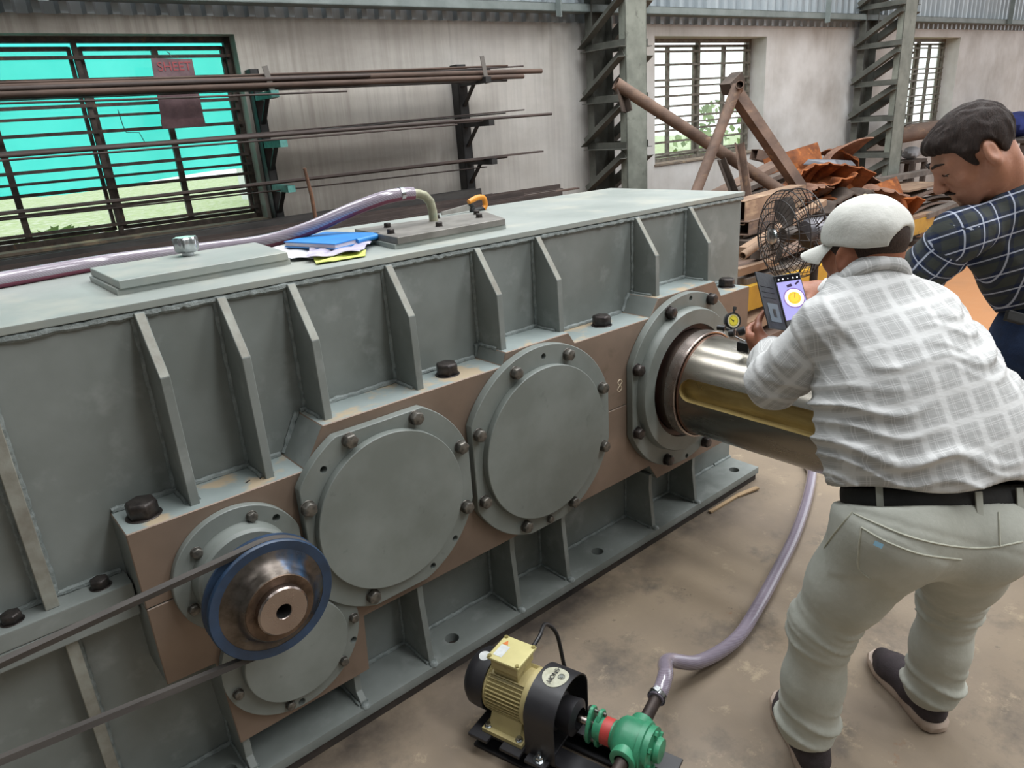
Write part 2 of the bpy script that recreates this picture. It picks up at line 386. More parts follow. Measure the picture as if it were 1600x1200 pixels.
for s, t0 in ((4.31, 0.78), (8.28, 0.78), (13.15, 0.82), (0.6, 0.80)):
    m = MB(); wbox(m, s-0.03, s+0.03, t0, 2.6, 0.172, 0.178); wbox(m, s-0.03, s-0.024, t0, 2.6, 0.235, 0.178); k += 1
    struct(m.build('trim_%d' % (k+6), GIRT))
# outdoors: meadow, tarpaulin behind the first window, shrubs, far walls
GRASS = mat('hazy_grass', '#b4c492', '#94aa70', rough=0.95, scale=3, third=('#cdd2bc', 6, 0.45, 0.65))  # grass paled towards white, outdoor haze put into its colour
m = MB(); P = [wp(s, -1.75, o) for s, o in ((-14, -0.35), (40, -0.35), (40, -40), (-14, -40))]; m.add(P, [(0,1,2,3)])
m.add([p - Vector((0,0,0.2)) for p in P], [(0,3,2,1)])
tag(m.build('meadow', GRASS, fixn=False), 'pale green grass field outside behind the barred windows', 'ground', kind='stuff')
YARD = mat('pale_yard_concrete', '#d2d3ca', '#b9bfae', rough=.9, scale=2.5)
m = MB(); P = [wp(s, -1.745, o) for s, o in ((-14, -0.32), (3.2, -0.32), (3.2, -14), (-14, -14))]; m.add(P, [(0,1,2,3)]); m.add([p-Vector((0,0,.1)) for p in P], [(0,3,2,1)]); struct(m.build('floor_yard', YARD, fixn=False))
def tarp_mat():
    m, nt, b = nodes('turquoise_tarpaulin'); nt.nodes.remove(b); out = nt.nodes['Material Output']
    t = N(nt, 'ShaderNodeBsdfTranslucent'); d = N(nt, 'ShaderNodeBsdfDiffuse')
    c = ramp(nt, noise(nt, 2.5, detail=5), [(0.3, hexc('#4fe6dc')), (0.7, hexc('#66f5ea'))])
    nt.links.new(c, t.inputs[0]); nt.links.new(c, d.inputs[0])
    mx = N(nt, 'ShaderNodeMixShader'); mx.inputs[0].default_value = 0.12
    nt.links.new(t.outputs[0], mx.inputs[1]); nt.links.new(d.outputs[0], mx.inputs[2]); nt.links.new(mx.outputs[0], out.inputs[0]); return m
TARP = tarp_mat()
m = MB(); ns, nt_ = 40, 12; P = []
for j in range(nt_+1):
    for i in range(ns+1):
        s = -1.9 + 4.0*i/ns; t = 0.95 - j/nt_*(1.17 + 0.03*math.sin(s*3))
        P.append(wp(s, t, -0.55 - 0.025*math.sin(s*5+j*0.4) - 0.02*math.sin(s*13)))
m.add(P, [(j*(ns+1)+i, j*(ns+1)+i+1, (j+1)*(ns+1)+i+1, (j+1)*(ns+1)+i) for j in range(nt_) for i in range(ns)], 0, True)
tag(m.build('tarpaulin', TARP, fixn=False), 'turquoise tarpaulin sheet hanging outside the large left window', 'tarpaulin')
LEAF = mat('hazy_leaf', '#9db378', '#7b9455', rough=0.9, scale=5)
def shrub(loc, r, h, lab):
    m = MB(); rnd = random.Random(hash(lab) % 1000)
    for i in range(420):
        a = rnd.uniform(0, 2*PI); e = rnd.uniform(-1, 1); q = r*rnd.uniform(.6, 1)*math.sqrt(1-e*e)
        c = Vector(loc)+Vector((math.cos(a)*q, math.sin(a)*q, h/2+e*h/2)); d = Vector((rnd.gauss(0,1), rnd.gauss(0,1), rnd.gauss(0,1))).normalized(); x = d.orthogonal().normalized(); y = d.cross(x); z = 0.13
        m.add([c-x*z, c+y*z*.5, c+x*z, c-y*z*.5], [(0,1,2,3)])
    m.cyl(Vector(loc), Vector(loc)+Vector((0,0,h*.6)), .05, .02, n=8)
    tag(m.build('shrub', LEAF, fixn=False), lab, 'shrub')
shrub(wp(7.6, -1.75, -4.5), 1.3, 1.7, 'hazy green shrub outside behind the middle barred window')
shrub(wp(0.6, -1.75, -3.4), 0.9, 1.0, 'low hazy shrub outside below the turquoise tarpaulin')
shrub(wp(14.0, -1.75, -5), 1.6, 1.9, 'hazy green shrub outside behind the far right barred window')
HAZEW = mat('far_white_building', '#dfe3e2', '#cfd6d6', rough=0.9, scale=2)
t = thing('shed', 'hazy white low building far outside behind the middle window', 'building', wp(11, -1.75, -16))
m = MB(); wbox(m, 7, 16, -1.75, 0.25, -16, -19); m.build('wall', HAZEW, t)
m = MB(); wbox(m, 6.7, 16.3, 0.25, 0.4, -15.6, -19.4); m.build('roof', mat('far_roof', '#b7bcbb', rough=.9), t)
for s in (8.2, 10.4, 12.6, 14.8):
    m = MB(); wbox(m, s-.5, s+.5, -1.0, -.2, -15.97, -16.05); m.build('window', mat('far_pane', '#9fb0b4', rough=.3), t)
# two laced columns
COLD = mat('column_dark_grey', '#5f6059', '#4a4b45', rough=0.65, scale=7)  # darker grey for the lacing and the far channel
COLM = mat('grey_column_paint', '#868a80', '#6f736a', rough=0.6, scale=7, third=('#5a5c54', 15, 0.6, 0.8))
def column(s0, s1, near, far, ts, label):
    root = thing('lattice_column', label, 'column', wp((s0+s1)/2, -1.65, (near+far)/2))
    for o, sg in ((near, -1), (far, 1)):
        m = MB(); wbox(m, s0, s1, -1.65, 2.6, o, o-0.008)
        for s in (s0, s1-0.01): wbox(m, s, s+0.01, -1.65, 2.6, o, o+sg*0.075)
        m.build('channel', COLM if o == near else COLD, root)
    pitch = ts[0]-ts[1]
    allt = [ts[0]+pitch*k for k in (3, 2, 1)] + list(ts); t = ts[-1]
    while t-pitch > -1.5: t -= pitch; allt.append(t)
    for s, fl in ((s0-0.004, 1), (s1+0.004, -1)):
        for t in allt:
            if t < 2.5:
                m = MB(); m.angle(wp(s, t, near+0.005), wp(s, t, far-0.01), 0.06, 0.006, up=UW, flip=-fl); m.build('strut', COLD, root)
            if t+pitch < 2.6:
                m = MB(); m.angle(wp(s, t+pitch-0.075, near-0.0), wp(s, t+0.03, far-0.02), 0.08, 0.006, up=UW, flip=-fl); m.build('lacing_bar', COLD, root)
    return root
column(4.67, 4.92, 0.58, 0.10, [0.508, 0.085, -0.305], 'grey steel lattice column left of the middle window')
column(9.14, 9.42, 0.62, 0.10, [0.50, 0.075, -0.33], 'grey steel lattice column between the two right windows')
# ------------------------------------------------------------------ gearbox
P = 1.615; YB = 1.757; SPL = 0.66
gb = thing('gearbox', 'huge grey painted steel gearbox with ribbed casing and round bolted covers', 'gearbox', (0.9, 2.05, 0))
m = MB(); m.box((-1.3, YB, 0.05), (2.822, 2.5, 1.315)); m.build('housing', PAINT, gb)
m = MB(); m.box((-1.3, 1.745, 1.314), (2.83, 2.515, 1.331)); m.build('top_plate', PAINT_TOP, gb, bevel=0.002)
m = MB(); m.prism([(1.775, 0.06), (2.49, 0.06), (2.49, 1.27), (2.46, 1.305), (1.80, 1.305), (1.775, 1.28)], 2.822, 2.845, ax='x'); m.build('end_plate', PAINT, gb, bevel=0.006)
base = MB().box((-1.3, 1.593, 0.030), (2.82, 2.65, 0.062)).build('base_flange', PAINT, gb, bevel=0.002)
cut(base, *[MB().cyl((x, 1.661, 0.0), (x, 1.661, 0.1), 0.024, n=28) for x in (1.052, 1.765, 2.718, 0.30, -0.4)])
MB().box((-1.3, 1.598, 0.0), (2.805, 2.62, 0.030)).build('packing_plate', mat('rusty_dark_packing', '#3c342e', '#2a2522', rough=.9, scale=9), gb)
# bearing blocks: upper and lower halves
up = [(0.212, SPL+.001), (0.212, 0.858), (0.638, 0.858), (0.702, 0.961), (1.311, 0.961), (1.326, 1.002), (1.600, 1.002), (1.628, 0.961), (2.026, 0.961), (2.072, 1.025), (2.432, 1.025), (2.480, 0.957), (2.689, 0.957), (2.689, SPL+.001)]
lo = [(0.212, SPL-.001), (2.689, SPL-.001), (2.689, 0.28), (2.075, 0.28), (2.028, 0.352), (0.735, 0.352), (0.726, 0.168), (0.338, 0.168), (0.326, 0.437), (0.212, 0.443)]
def block(poly, nm):
    mb = MB(); n = len(poly); A = [(a, P, b) for a, b in poly] + [(a, YB+.003, b) for a, b in poly]
    for i in range(n):
        j = (i+1) % n; d = Vector((poly[j][0]-poly[i][0], 0, poly[j][1]-poly[i][1]))
        top = (poly is up and 0 < i < n-1 and abs(d.z) < abs(d.x))
        mb.add([A[i], A[j], A[n+j], A[n+i]], [(0,1,2,3)], 2 if top else 1)
    mb.add(A, [tuple(range(n))[::-1]], 0); mb.add(A, [tuple(range(n, 2*n))], 1)
    return mb.build(nm, [TAN, PAINT, LEDGE], gb, bevel=0.0022, seg=1)
block(up, 'upper_bearing_block'); block(lo, 'lower_bearing_block')
def weld(pts, r=0.006, parent=None):
    Q = []
    for a, b in zip(pts[:-1], pts[1:]):
        a = Vector(a); b = Vector(b); n = max(2, int((b-a).length/0.012))
        for i in range(n): Q.append(a.lerp(b, i/n))
    Q.append(Vector(pts[-1])); rnd = random.Random(len(Q))
    Q = [q + Vector((rnd.gauss(0, r*.12), rnd.gauss(0, r*.12), rnd.gauss(0, r*.12))) for q in Q]
    MB().tube(Q, [r*rnd.uniform(.85, 1.25) for _ in Q], n=7).build('weld_bead', WELD, parent or gb)
# ribs of the upper casing
def ledge_z(x):
    for (x0, z0), (x1, z1) in zip(up[1:-1], up[2:]):
        if x0 <= x <= x1: return z0 + (z1-z0)*(x-x0)/(x1-x0)
    return 0.7
for x in (0.372, 0.556, 0.735, 1.025, 1.342, 1.597, 2.103, 2.432):
    zl = ledge_z(x)-0.002; th = 0.011
    mb = MB(); poly = [(YB+.002, zl), (1.641, zl), (1.645, 1.176), (1.738, 1.309), (YB+.002, 1.312)]
    A = [(x-th, a, b) for a, b in poly] + [(x+th, a, b) for a, b in poly]; n = 5
    for i in range(n): mb.add([A[i], A[(i+1) % n], A[n+(i+1) % n], A[n+i]], [(0,1,2,3)], 1 if i == 2 else 0)
    mb.add(A, [tuple(range(n))[::-1], tuple(range(n, 2*n))], 0)
    mb.build('rib', [PAINT, RIBEDGE], gb, bevel=0.0015, seg=1)
    weld([(x-th-.002, 1.66, zl+.004), (x-th-.002, YB-.003, zl+.004), (x-th-.002, YB-.003, 1.30)], 0.0055)
    weld([(x+th+.002, 1.66, zl+.004), (x+th+.002, YB-.003, zl+.004), (x+th+.002, YB-.003, 1.30)], 0.0055)
for x, hi in ((0.050, 1.312), (-0.42, 1.312)):
    mb = MB(); mb.prism([(YB+.002, 0.704), (1.706, 0.704), (1.700, 1.19), (1.742, 1.309), (YB+.002, 1.312)], x-.014, x+.014, ax='x'); mb.build('rib', RIBEDGE, gb, bevel=0.0015, seg=1)
    weld([(x+.017, YB-.003, 0.71), (x+.017, YB-.003, 1.30)], 0.006)
    weld([(x-.017, YB-.003, 0.71), (x-.017, YB-.003, 1.30)], 0.006)
weld([(-1.3, YB-.004, 1.304), (0.3, YB-.004, 1.304), (1.6, YB-.004, 1.304), (2.82, YB-.004, 1.304)], 0.0085)
for (a, za), (b, zb) in zip(up[1:-1], up[2:]): weld([(a+.006, YB-.004, za+.004), (b-.006, YB-.004, zb+.004)], 0.0075)
weld([(2.69, YB-.004, 0.066), (2.822, YB-.004, 0.066)], 0.007)
# lower ribs
for x, top in ((0.355, 0.168), (0.690, 0.17), (0.937, 0.352), (1.313, 0.352), (1.558, 0.352), (2.054, 0.30), (2.346, 0.28)):
    mb = MB(); mb.prism([(YB+.002, 0.06), (1.609, 0.06), (1.612, 0.075), (1.632, top-.06 if top > .2 else .1), (1.630, top), (YB+.002, top)], x-.010, x+.010, ax='x'); mb.build('rib', PAINT, gb, bevel=0.0012, seg=1)
    weld([(x+.012, 1.615, .066), (x+.012, YB-.004, .066)], 0.005)
    weld([(x-.012, 1.615, .066), (x-.012, YB-.004, .066), (x-.012, YB-.004, top)], 0.005)
    MB().lathe([(0.0, 0.012), (0.008, .011), (.013, .006), (.015, 0)], (x, 1.603, .061), (0,0,1), n=10).build('weld_bead', WELD, gb)
weld([(-1.2, YB-.004, 0.066), (0.7, YB-.004, 0.066), (2.68, YB-.004, 0.066)], 0.0065)
for x in (0.062, -0.40):
    mb = MB(); mb.prism([(YB+.002, 0.06), (1.700, 0.06), (1.702, 0.618), (YB+.002, 0.618)], x-.013, x+.013, ax='x'); mb.build('rib', RIBEDGE, gb, bevel=0.0015, seg=1)
    weld([(x+.016, YB-.003, 0.07), (x+.016, YB-.003, 0.61)], 0.006)
# split flange to the left of the blocks
MB().box((-1.3, 1.683, SPL+.001), (0.208, YB+.002, 0.704)).build('split_flange', [PAINT], gb, bevel=0.003)
MB().box((-1.3, 1.683, 0.616), (0.208, YB+.002, SPL-.001)).build('split_flange', [PAINT], gb, bevel=0.003)
weld([(-1.2, YB-.004, 0.709), (0.2, YB-.004, 0.709)], 0.0075)
# bolts
BIG = mesh_only(MB().hexbolt((0,0,0), (0,0,1), 0.036, 0.036, washer=0.040), 'bolt', BOLT, bevel=0.0015, seg=1)
for x, y, z, sc in ((0.268, 1.682, 0.858, 1.0), (1.155, 1.690, 0.961, .95), (1.846, 1.692, 0.961, .95), (2.632, 1.690, 0.957, .95)):
    inst(BIG, 'bolt', gb, (x, y, z), (0, 0, x*3), (sc, sc, sc))
for x in (-0.025, 0.150, -0.25, -0.6): inst(BIG, 'bolt', gb, (x, 1.722, 0.704), (0, 0, x*5), (.6, .6, .55))
def clip(poly, nx, nz, c):
    out = []
    for i in range(len(poly)):
        a, b = poly[i-1], poly[i]; da = a[0]*nx+a[1]*nz-c; db = b[0]*nx+b[1]*nz-c
        if (da <= 0) != (db <= 0):
            t = da/(da-db); out.append((a[0]+(b[0]-a[0])*t, a[1]+(b[1]-a[1])*t))
        if db <= 0: out.append(b)
    return out
CB = mesh_only(MB().hexbolt((0,0,0), (0,-1,0), 0.0205, 0.020, washer=0.021), 'bolt', BOLTL, bevel=0.001, seg=1)
CBD = mesh_only(MB().hexbolt((0,0,0), (0,-1,0), 0.0225, 0.024, washer=0.024), 'bolt', BOLT, bevel=0.001, seg=1)
CBS = mesh_only(MB().hexbolt((0,0,0), (0,-1,0), 0.0135, 0.012, washer=0.014), 'bolt', BOLTL, bevel=0.0008, seg=1)
def cover(cx, cz, r, th, clips, discr, discth, bolts, holes, bm, label=None, hr=0.010):
    poly = [(cx+r*math.cos(2*PI*i/96), cz+r*math.sin(2*PI*i/96)) for i in range(96)]
    for nx, nz, c in clips: poly = clip(poly, nx, nz, nx*cx+nz*cz+c)
    o = MB().prism(poly[::-1], P-th, P-.0005).build('bearing_cover', COVERP, gb, bevel=0.002, seg=1)
    if holes: cut(o, *[MB().cyl((x, P-th-.02, z), (x, P-.002, z), hr, n=16) for x, z in holes])
    if label: o['label'] = label
    if discr:
        MB().lathe([(0, -discth-.012), (discr-.002, -discth-.012), (discr, -discth-.010), (discr, -.001)], (cx, P-th+.0, cz), (0,1,0), n=72).build('cover_disc', COVERP, o)
    for x, z in bolts: inst(bm, 'bolt', o, (x, P-th, z), (0, x*7+z*3, 0))
    return o
def ringb(cx, cz, r, n=8, a0=22.5): return [(cx+r*math.cos(math.radians(a0+360/n*i)), cz+r*math.sin(math.radians(a0+360/n*i))) for i in range(n)]
c2 = cover(0.853, 0.671, 0.294, 0.030, [(1,0,.282), (-1,0,.252), (0,1,.262), (0,-1,.281)], 0.231, 0.012,
   [(.754,.913),(.960,.911),(1.103,.772),(1.103,.571),(.755,.430),(.615,.770)], [(.674,.856),(1.054,.479),(.965,.424)], CB)
c3 = cover(1.445, 0.672, 0.327, 0.030, [(1,0,.314), (-1,0,.294), (0,-1,.318)], 0.262, 0.012,
   [(1.333,.942),(1.560,.944),(1.722,.782),(1.724,.558),(1.561,.400),(1.337,.399),(1.174,.559),(1.173,.786)], [(1.456,.963)], CB)
inst(CBS, 'bolt', c3, (1.448, P-.03, .378))
c5 = cover(0.518, 0.386, 0.192, 0.020, [(0,-1,.192), (.75,.66,.168), (0.0, 1.0, .16)], 0.143, 0.014,
   [(.355,.338),(.475,.221),(.643,.265),(.693,.384)], [(.683,.311),(.508,.207)], CBS)
c1 = cover(0.433, 0.675, 0.163, 0.022, [(1, 0, .155)], 0, 0,
   [(.338,.766),(.477,.803),(.303,.627),(.56,.63),(.40,.545)], [(.535,.772)], CBS)
MB().lathe([(0.05, -.045), (0.112, -.045), (0.119, -.038), (0.122, 0)], (0.433, P-.022, 0.675), (0,1,0), n=64).build('boss', COVERP, c1)
MB().cyl((0.433, P-.02, .675), (0.433, 1.40, .675), 0.036, n=32).build('input_shaft', BRIGHT, gb)
SX, SZ = 2.200, 0.681
c4 = cover(2.212, 0.672, 0.350, 0.030, [(0,-1,.372), (-1,0,.322)], 0, 0, [(2.096,.973),(2.355,.973),(1.912,.796),(1.913,.546),(2.095,.369),(2.350,.360),(2.53,.55),(2.53,.80)], [(2.231,.999),(2.232,.335)], CBD)
MB().lathe([(0.224, -.012), (0.226, -.034), (0.281, -.034), (0.285, -.028), (0.288, 0)], (SX, P-.03, SZ), (0,1,0), n=80).build('boss', COVERP, c4)
MB().lathe([(0.205, -.016), (0.226, -.02), (0.2262, 0)], (SX, P-.03, SZ), (0,1,0), n=80).build('oil_seal', mat('brown_seal', '#4a2e28', '#38221e', rough=.5, scale=30), c4)
# output shaft with keyway
R = 0.192; YE = 0.84
sh = MB().lathe([(0, YE), (R-.01, YE), (R, YE+.01), (R, 1.475), (R, 1.478)], (SX, 0, SZ), (0,1,0), n=128).lathe([(R, 1.478), (0, 1.478)], (SX, 0, SZ), (0,1,0), n=128).build('output_shaft', [STEEL, OILED], gb)
kz = SZ+.040; kh = 0.041; kd = 0.036
kp = [(YE-.2, kz-kh), (1.428, kz-kh)] + [(1.428+kh*math.sin(PI*i/14), kz-kh*math.cos(PI*i/14)) for i in range(1, 14)] + [(1.428, kz+kh), (YE-.2, kz+kh)]
kc = MB(); kc.prism(kp, SX-R-.05, SX-R+kd, mi=1, fmi=1, ax='x')
cut(sh, kc)
MB().lathe([(0.2, 1.478), (0.205, 1.478), (0.208, 1.481), (0.208, 1.522), (0.203, 1.526), (0.203, 1.60)], (SX, 0, SZ), (0,1,0), n=96, mis=[0,0,0,0,1]).build('shaft_collar', [BRIGHT, STEELD], gb)
for yy in (1.4722,):
    MB().lathe([(R+.0005, 1.470), (R+.004, 1.474), (R+.004, 1.478)], (SX, 0, SZ), (0,1,0), n=96).build('shaft_groove', mat('brown_oil_film', '#5b4032', rough=.35, metal=.5), gb)
# pulley and belt
BLUE = mat('blue_pulley_paint', '#263d59', '#1d2f44', rough=0.4, scale=14, spec=.5)
PUL = mat('worn_pulley_iron', '#6b5a4d', '#4d4036', rough=0.42, metal=0.8, scale=30, bs=.1, bscale=300)
pu = MB().lathe([(0.122, 1.414), (0.143, 1.412), (0.145, 1.415), (0.1455, 1.421), (0.128, 1.430), (0.128, 1.440), (0.1445, 1.449), (0.145, 1.455), (0.143, 1.459), (0.118, 1.459), (0.1, 1.462), (0.036, 1.47)], (0.433, 0, .675), (0,1,0), n=96).build('pulley', BLUE, gb)
pu['label'] = 'blue-rimmed belt pulley'
MB().lathe([(0.0795, 1.376), (0.083, 1.379), (0.088, 1.392), (0.098, 1.404), (0.112, 1.411), (0.122, 1.4145)], (0.433, 0, .675), (0,1,0), n=80).build('pulley_web', mat('blue_grey_worn_iron', '#6d655f', '#4d4741', rough=.3, metal=.85, scale=25, third=('#33597f', 9, .55, .72)), pu)
hub = MB().lathe([(0.055, 1.377), (0.078, 1.374), (0.0795, 1.376)], (0.433, 0, .675), (0,1,0), n=64).build('hub_flange', PUL, pu)
MB().lathe([(0.0172, 1.45), (0.0172, 1.3575), (0.0185, 1.356), (0.054, 1.356), (0.0575, 1.360), (0.0575, 1.40)], (0.433, 0, .675), (0,1,0), n=64, mis=[1,0,0,0,0]).build('hub', [BRIGHT, DARK], pu)
MB().cyl((0.433, 1.44, .675), (0.433, 1.45, .675), 0.0172, n=24).build('bore', DARK, pu)
BELT = mat('worn_belt_rubber', '#4a4541', '#3a3633', rough=.75, scale=20, stretch=(.2, 1, 1))
def belt():
    c = Vector((0.433, 1.435, .675)); rr = 0.139; c2_ = Vector((-0.75, 1.435, 0.712)); r2 = 0.045
    d = (c2_-c); D = math.hypot(d.x, d.z); base = math.atan2(d.z, d.x); al = math.acos((rr-r2)/D)
    pts = [c+Vector((rr*math.cos(a), 0, rr*math.sin(a))) for a in np.linspace(base-al, base-al-(2*PI-2*al), 40)][::1]
    pts2 = [c2_+Vector((r2*math.cos(a), 0, r2*math.sin(a))) for a in np.linspace(base+al, base-al, 16)]
    cen = pts + pts2; n = len(cen); A = []
    for i, p in enumerate(cen):
        t = (cen[(i+1) % n]-cen[i-1]).normalized(); nrm = Vector((-t.z, 0, t.x))
        o = c if i < len(pts) else c2_
        if nrm.dot(p-o) < 0: nrm = -nrm
        for dy, dr in ((-.0098, 0.005), (.0098, 0.005), (.0068, -.008), (-.0068, -.008)): A.append(p+nrm*dr+Vector((0, dy, 0)))
    mb = MB(); mb.add(A, [(i*4+k, i*4+(k+1) % 4, ((i+1) % n)*4+(k+1) % 4, ((i+1) % n)*4+k) for i in range(n) for k in range(4)])
    return tag(mb.build('drive_belt', BELT), 'thin dark rubber drive belt running left from the blue pulley', 'belt')
belt()
# inspection covers on top
EDGE = mat('cover_plate_edge', '#84807a', '#6c6862', rough=.5, metal=.3, scale=12)
def topcover(pts, bolts, z0=1.345, z1=1.366):
    mb = MB(); mb.prism(pts, z0, z1, ax='z'); 
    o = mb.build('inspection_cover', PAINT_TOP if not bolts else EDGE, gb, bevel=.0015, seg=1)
    cx = sum(p[0] for p in pts)/4; cy = sum(p[1] for p in pts)/4
    MB().prism([(cx+(a-cx)*1.03, cy+(b-cy)*.96) for a, b in pts], 1.331, z0, ax='z').build('cover_frame', PAINT_TOP, o)
    for b in bolts: inst(BIG, 'bolt', o, (*b, z1), None, (.33, .33, .36))
    return o
t1 = topcover([(0.373, 1.875), (0.807, 1.897), (0.838, 2.20), (0.374, 2.178)], [])
t2 = topcover([(1.121, 1.833), (1.562, 1.858), (1.676, 2.11), (1.161, 2.16)], [(1.16,1.93),(1.24,2.08),(1.335,1.92),(1.54,1.97),(1.60,2.06),(1.46,2.11)])
GALV = mat('chromed_cap', '#c9ccce', '#9a9ea0', rough=.2, metal=1, scale=20)
b0 = (0.614, 2.125)
mb = MB(); mb.cyl((*b0, 1.366), (*b0, 1.378), .016, n=20)
pr = []
for z, q in ((1.376, .024), (1.382, .030), (1.412, .032), (1.418, .028)):
    pr.append([(b0[0]+(q*(1+.10*math.cos(6*a)))*math.cos(a), b0[1]+(q*(1+.10*math.cos(6*a)))*math.sin(a), z) for a in np.linspace(0, 2*PI, 48, endpoint=False)])
A = sum(pr, []); mb.add(A, [(k*48+i, k*48+(i+1) % 48, (k+1)*48+(i+1) % 48, (k+1)*48+i) for k in range(3) for i in range(48)], 0, True)
mb.add(A, [tuple(range(144, 192))], 1); mb.build('breather_cap', [GALV, mat('cap_top', '#9fc3b6', rough=.4)], gb)
# elbow pipe on the second cover
PIPE = mat('weathered_galvanised_pipe', '#a8a68f', '#8b8a74', rough=.5, metal=.4, scale=18, third=('#7f9a86', 14, .58, .75))
ep = [V(1.412,2.06,1.362), V(1.411,2.06,1.40), V(1.404,2.06,1.432), V(1.384,2.06,1.453), V(1.355,2.06,1.463), V(1.325,2.06,1.466)]
MB().tube(ep, .0155, n=16).build('elbow_pipe', PIPE, t2)
WL = mat('white_lug', '#cfcdc6', '#b9b8b2', rough=.5, scale=9)
lug = MB().box((2.840, 1.765, 0.600), (2.905, 1.90, 0.652)).build('oil_bracket', PAINT, gb, bevel=.004)
MB().pipe((2.892, 1.742, 0.664), (2.892, 1.742, 0.690), .036, .018, n=24).box((2.870, 1.765, .664), (2.915, 1.84, .690)).build('white_ring', WL, lug, bevel=.003)
# ------------------------------------------------------------------ wall rack and its bars
def onw(u, v, off):
    """point seen at pixel (u, v) on the plane off metres in front of the back wall"""
    d = Vector(FWD + (u-800)/FPX*RGT - (v-600)/FPX*UPV); return Vector(CAMP) + d*((WD-off)/d.dot(NW))
BLACKP = mat('black_rack_paint', '#2b2a2a', '#1e1d1d', rough=.55, scale=20)
TEAL = mat('teal_arm_paint', '#5f9d95', '#4c7f79', rough=.6, scale=20)
def rack(s0, s1, ts, armm, offtip, label):
    root = thing('bar_rack_post', label, 'rack', wp((s0+s1)/2, -1.65, 0.06))
    m = MB(); wbox(m, s0, s1, -1.65, 0.44, 0.10, 0.092)
    for s in (s0, s1-.008): wbox(m, s, s+.008, -1.65, 0.44, 0.10, 0.002)
    m.build('post', BLACKP, root)
    sm = (s0+s1)/2
    for k, t in enumerate(ts):
        m = MB(); wbox(m, sm-.025, sm+.025, t-.055, t-.012, offtip, .1); a = m.build('arm', armm if k < 3 else BLACKP, root)
        m = MB(); m.beam(wp(sm, t-.2, .1), wp(sm, t-.05, .26), .03, .012, up=UW); m.build('brace', BLACKP, a)
    m = MB(); m.beam(wp(sm, ts[0]-.06, offtip-.02), wp(sm-.03, ts[0]+.13, offtip-.02), .035, .006, up=NW); m.build('stop_bar', mat('grey_flat', '#6d6863', rough=.6), root)
rack(1.685, 1.745, [0.30, 0.0, -0.285, -0.60], TEAL, .42, 'black wall rack post with teal arms right of the large window')
rack(3.30, 3.385, [0.335, 0.03, -0.255, -0.60], BLACKP, .46, 'black wall rack post with black arms, the right one of two')
RUST1 = mat('dark_mill_rust', '#4d413c', '#382f2c', rough=.75, scale=10, stretch=(.3, 1, 1), bs=.1)
RUST2 = mat('brown_rust', '#5d4a40', '#45372f', rough=.8, scale=9, stretch=(.3, 1, 1), bs=.15)
STEELB = mat('dull_bar_steel', '#5a5755', '#413e3d', rough=.5, metal=.4, scale=12, stretch=(.2, 1, 1))
rnd = random.Random(3)
TIER = ['top', 'second', 'third', 'lowest']
def bar(kind, s0, t0, s1, t1, off0, off1, sz, m_, label, grp, nm='steel_bar'):
    mb = MB(); a = wp(s0, t0, off0); b = wp(s1, t1, off1)
    if kind == 'round': mb.cyl(a, b, sz/2, n=14)
    elif kind == 'flat': mb.beam(a, b, sz*2.4, sz*.5, up=UW)
    elif kind == 'angle': mb.angle(a, b, sz*1.4, sz*.25, up=UW)
    else:
        pts = [a.lerp(b, q/12) + UW*(-.012*math.sin(PI*q/12)) + NW*(.006*math.sin(q*1.3+s1*7)) for q in range(13)]; mb.tube(pts, sz/2, n=8)
    return tag(mb.build(nm, m_), label, 'bar', grp)
G = 'long bars on the wall rack'
bars1 = [('round', 3.93, .355, .37, .036, RUST2, 'thick rusty round pipe reaching farthest right on the top rack tier', 'steel_pipe'),
 ('round', 3.72, .318, .40, .034, RUST2, 'second thick rusty pipe along the front of the top rack tier', 'steel_pipe'),
 ('flat', 3.55, .30, .33, .02, STEELB, 'dark flat bar lying on the top rack tier between the pipes', 'steel_bar'),
 ('round', 3.66, .305, .26, .024, STEELB, 'grey round bar at the back of the top rack tier', 'steel_bar'),
 ('rod', 3.80, .40, .30, .012, RUST1, 'thin bent rod rising at the right end of the top tier', 'steel_rod'),
 ('rod', 2.2, .262, .43, .012, RUST1, 'short thin rod ending near the left post below the top tier', 'steel_rod'),
 ('angle', 3.45, .33, .20, .026, RUST1, 'rusty angle bar nearest the wall on the top rack tier', 'steel_bar')]
for k, s1, t1, off, sz, mm, lab, nm in bars1:
    bar(k, -1.6+rnd.uniform(-.3, .3), (t1 if k != 'rod' else .31), s1, t1, off, off, sz, mm, lab, G, nm)
ORD = ['second', 'third', 'fourth', 'fifth', 'sixth', 'seventh', 'eighth', 'ninth']
for i in range(7):
    off = .19+.036*i+rnd.uniform(-.006, .006); kind = ['round', 'flat', 'rod'][i % 3]; t = .345+.022*(i % 3)
    bar(kind, -1.7+rnd.uniform(-.3, .3), t-.01, [3.5, 2.7, 3.3, 1.9, 3.45, 3.6, 2.4][i], t+.012, off, off+rnd.uniform(-.02, .02), [.024, .020, .014][i % 3], [RUST1, STEELB, RUST2][i % 3], '%s %s bar, the %s from the wall in the upper layer of the top tier' % (['dark', 'grey', 'brown'][i % 3], ['round', 'flat', 'thin'][i % 3], ORD[i]), G)
for i in range(5):
    off = .18+.05*i; bar(['round', 'flat'][i % 2], -1.8, .022+.016*(i % 2), [1.9, 3.2, 2.5, 3.1, 2.0][i], .03, off, off+rnd.uniform(-.02, .02), .018, [RUST1, STEELB][i % 2], '%s bar, %s from the wall, in the upper layer of the second tier' % (['dark round', 'grey flat'][i % 2], ORD[i]), G)
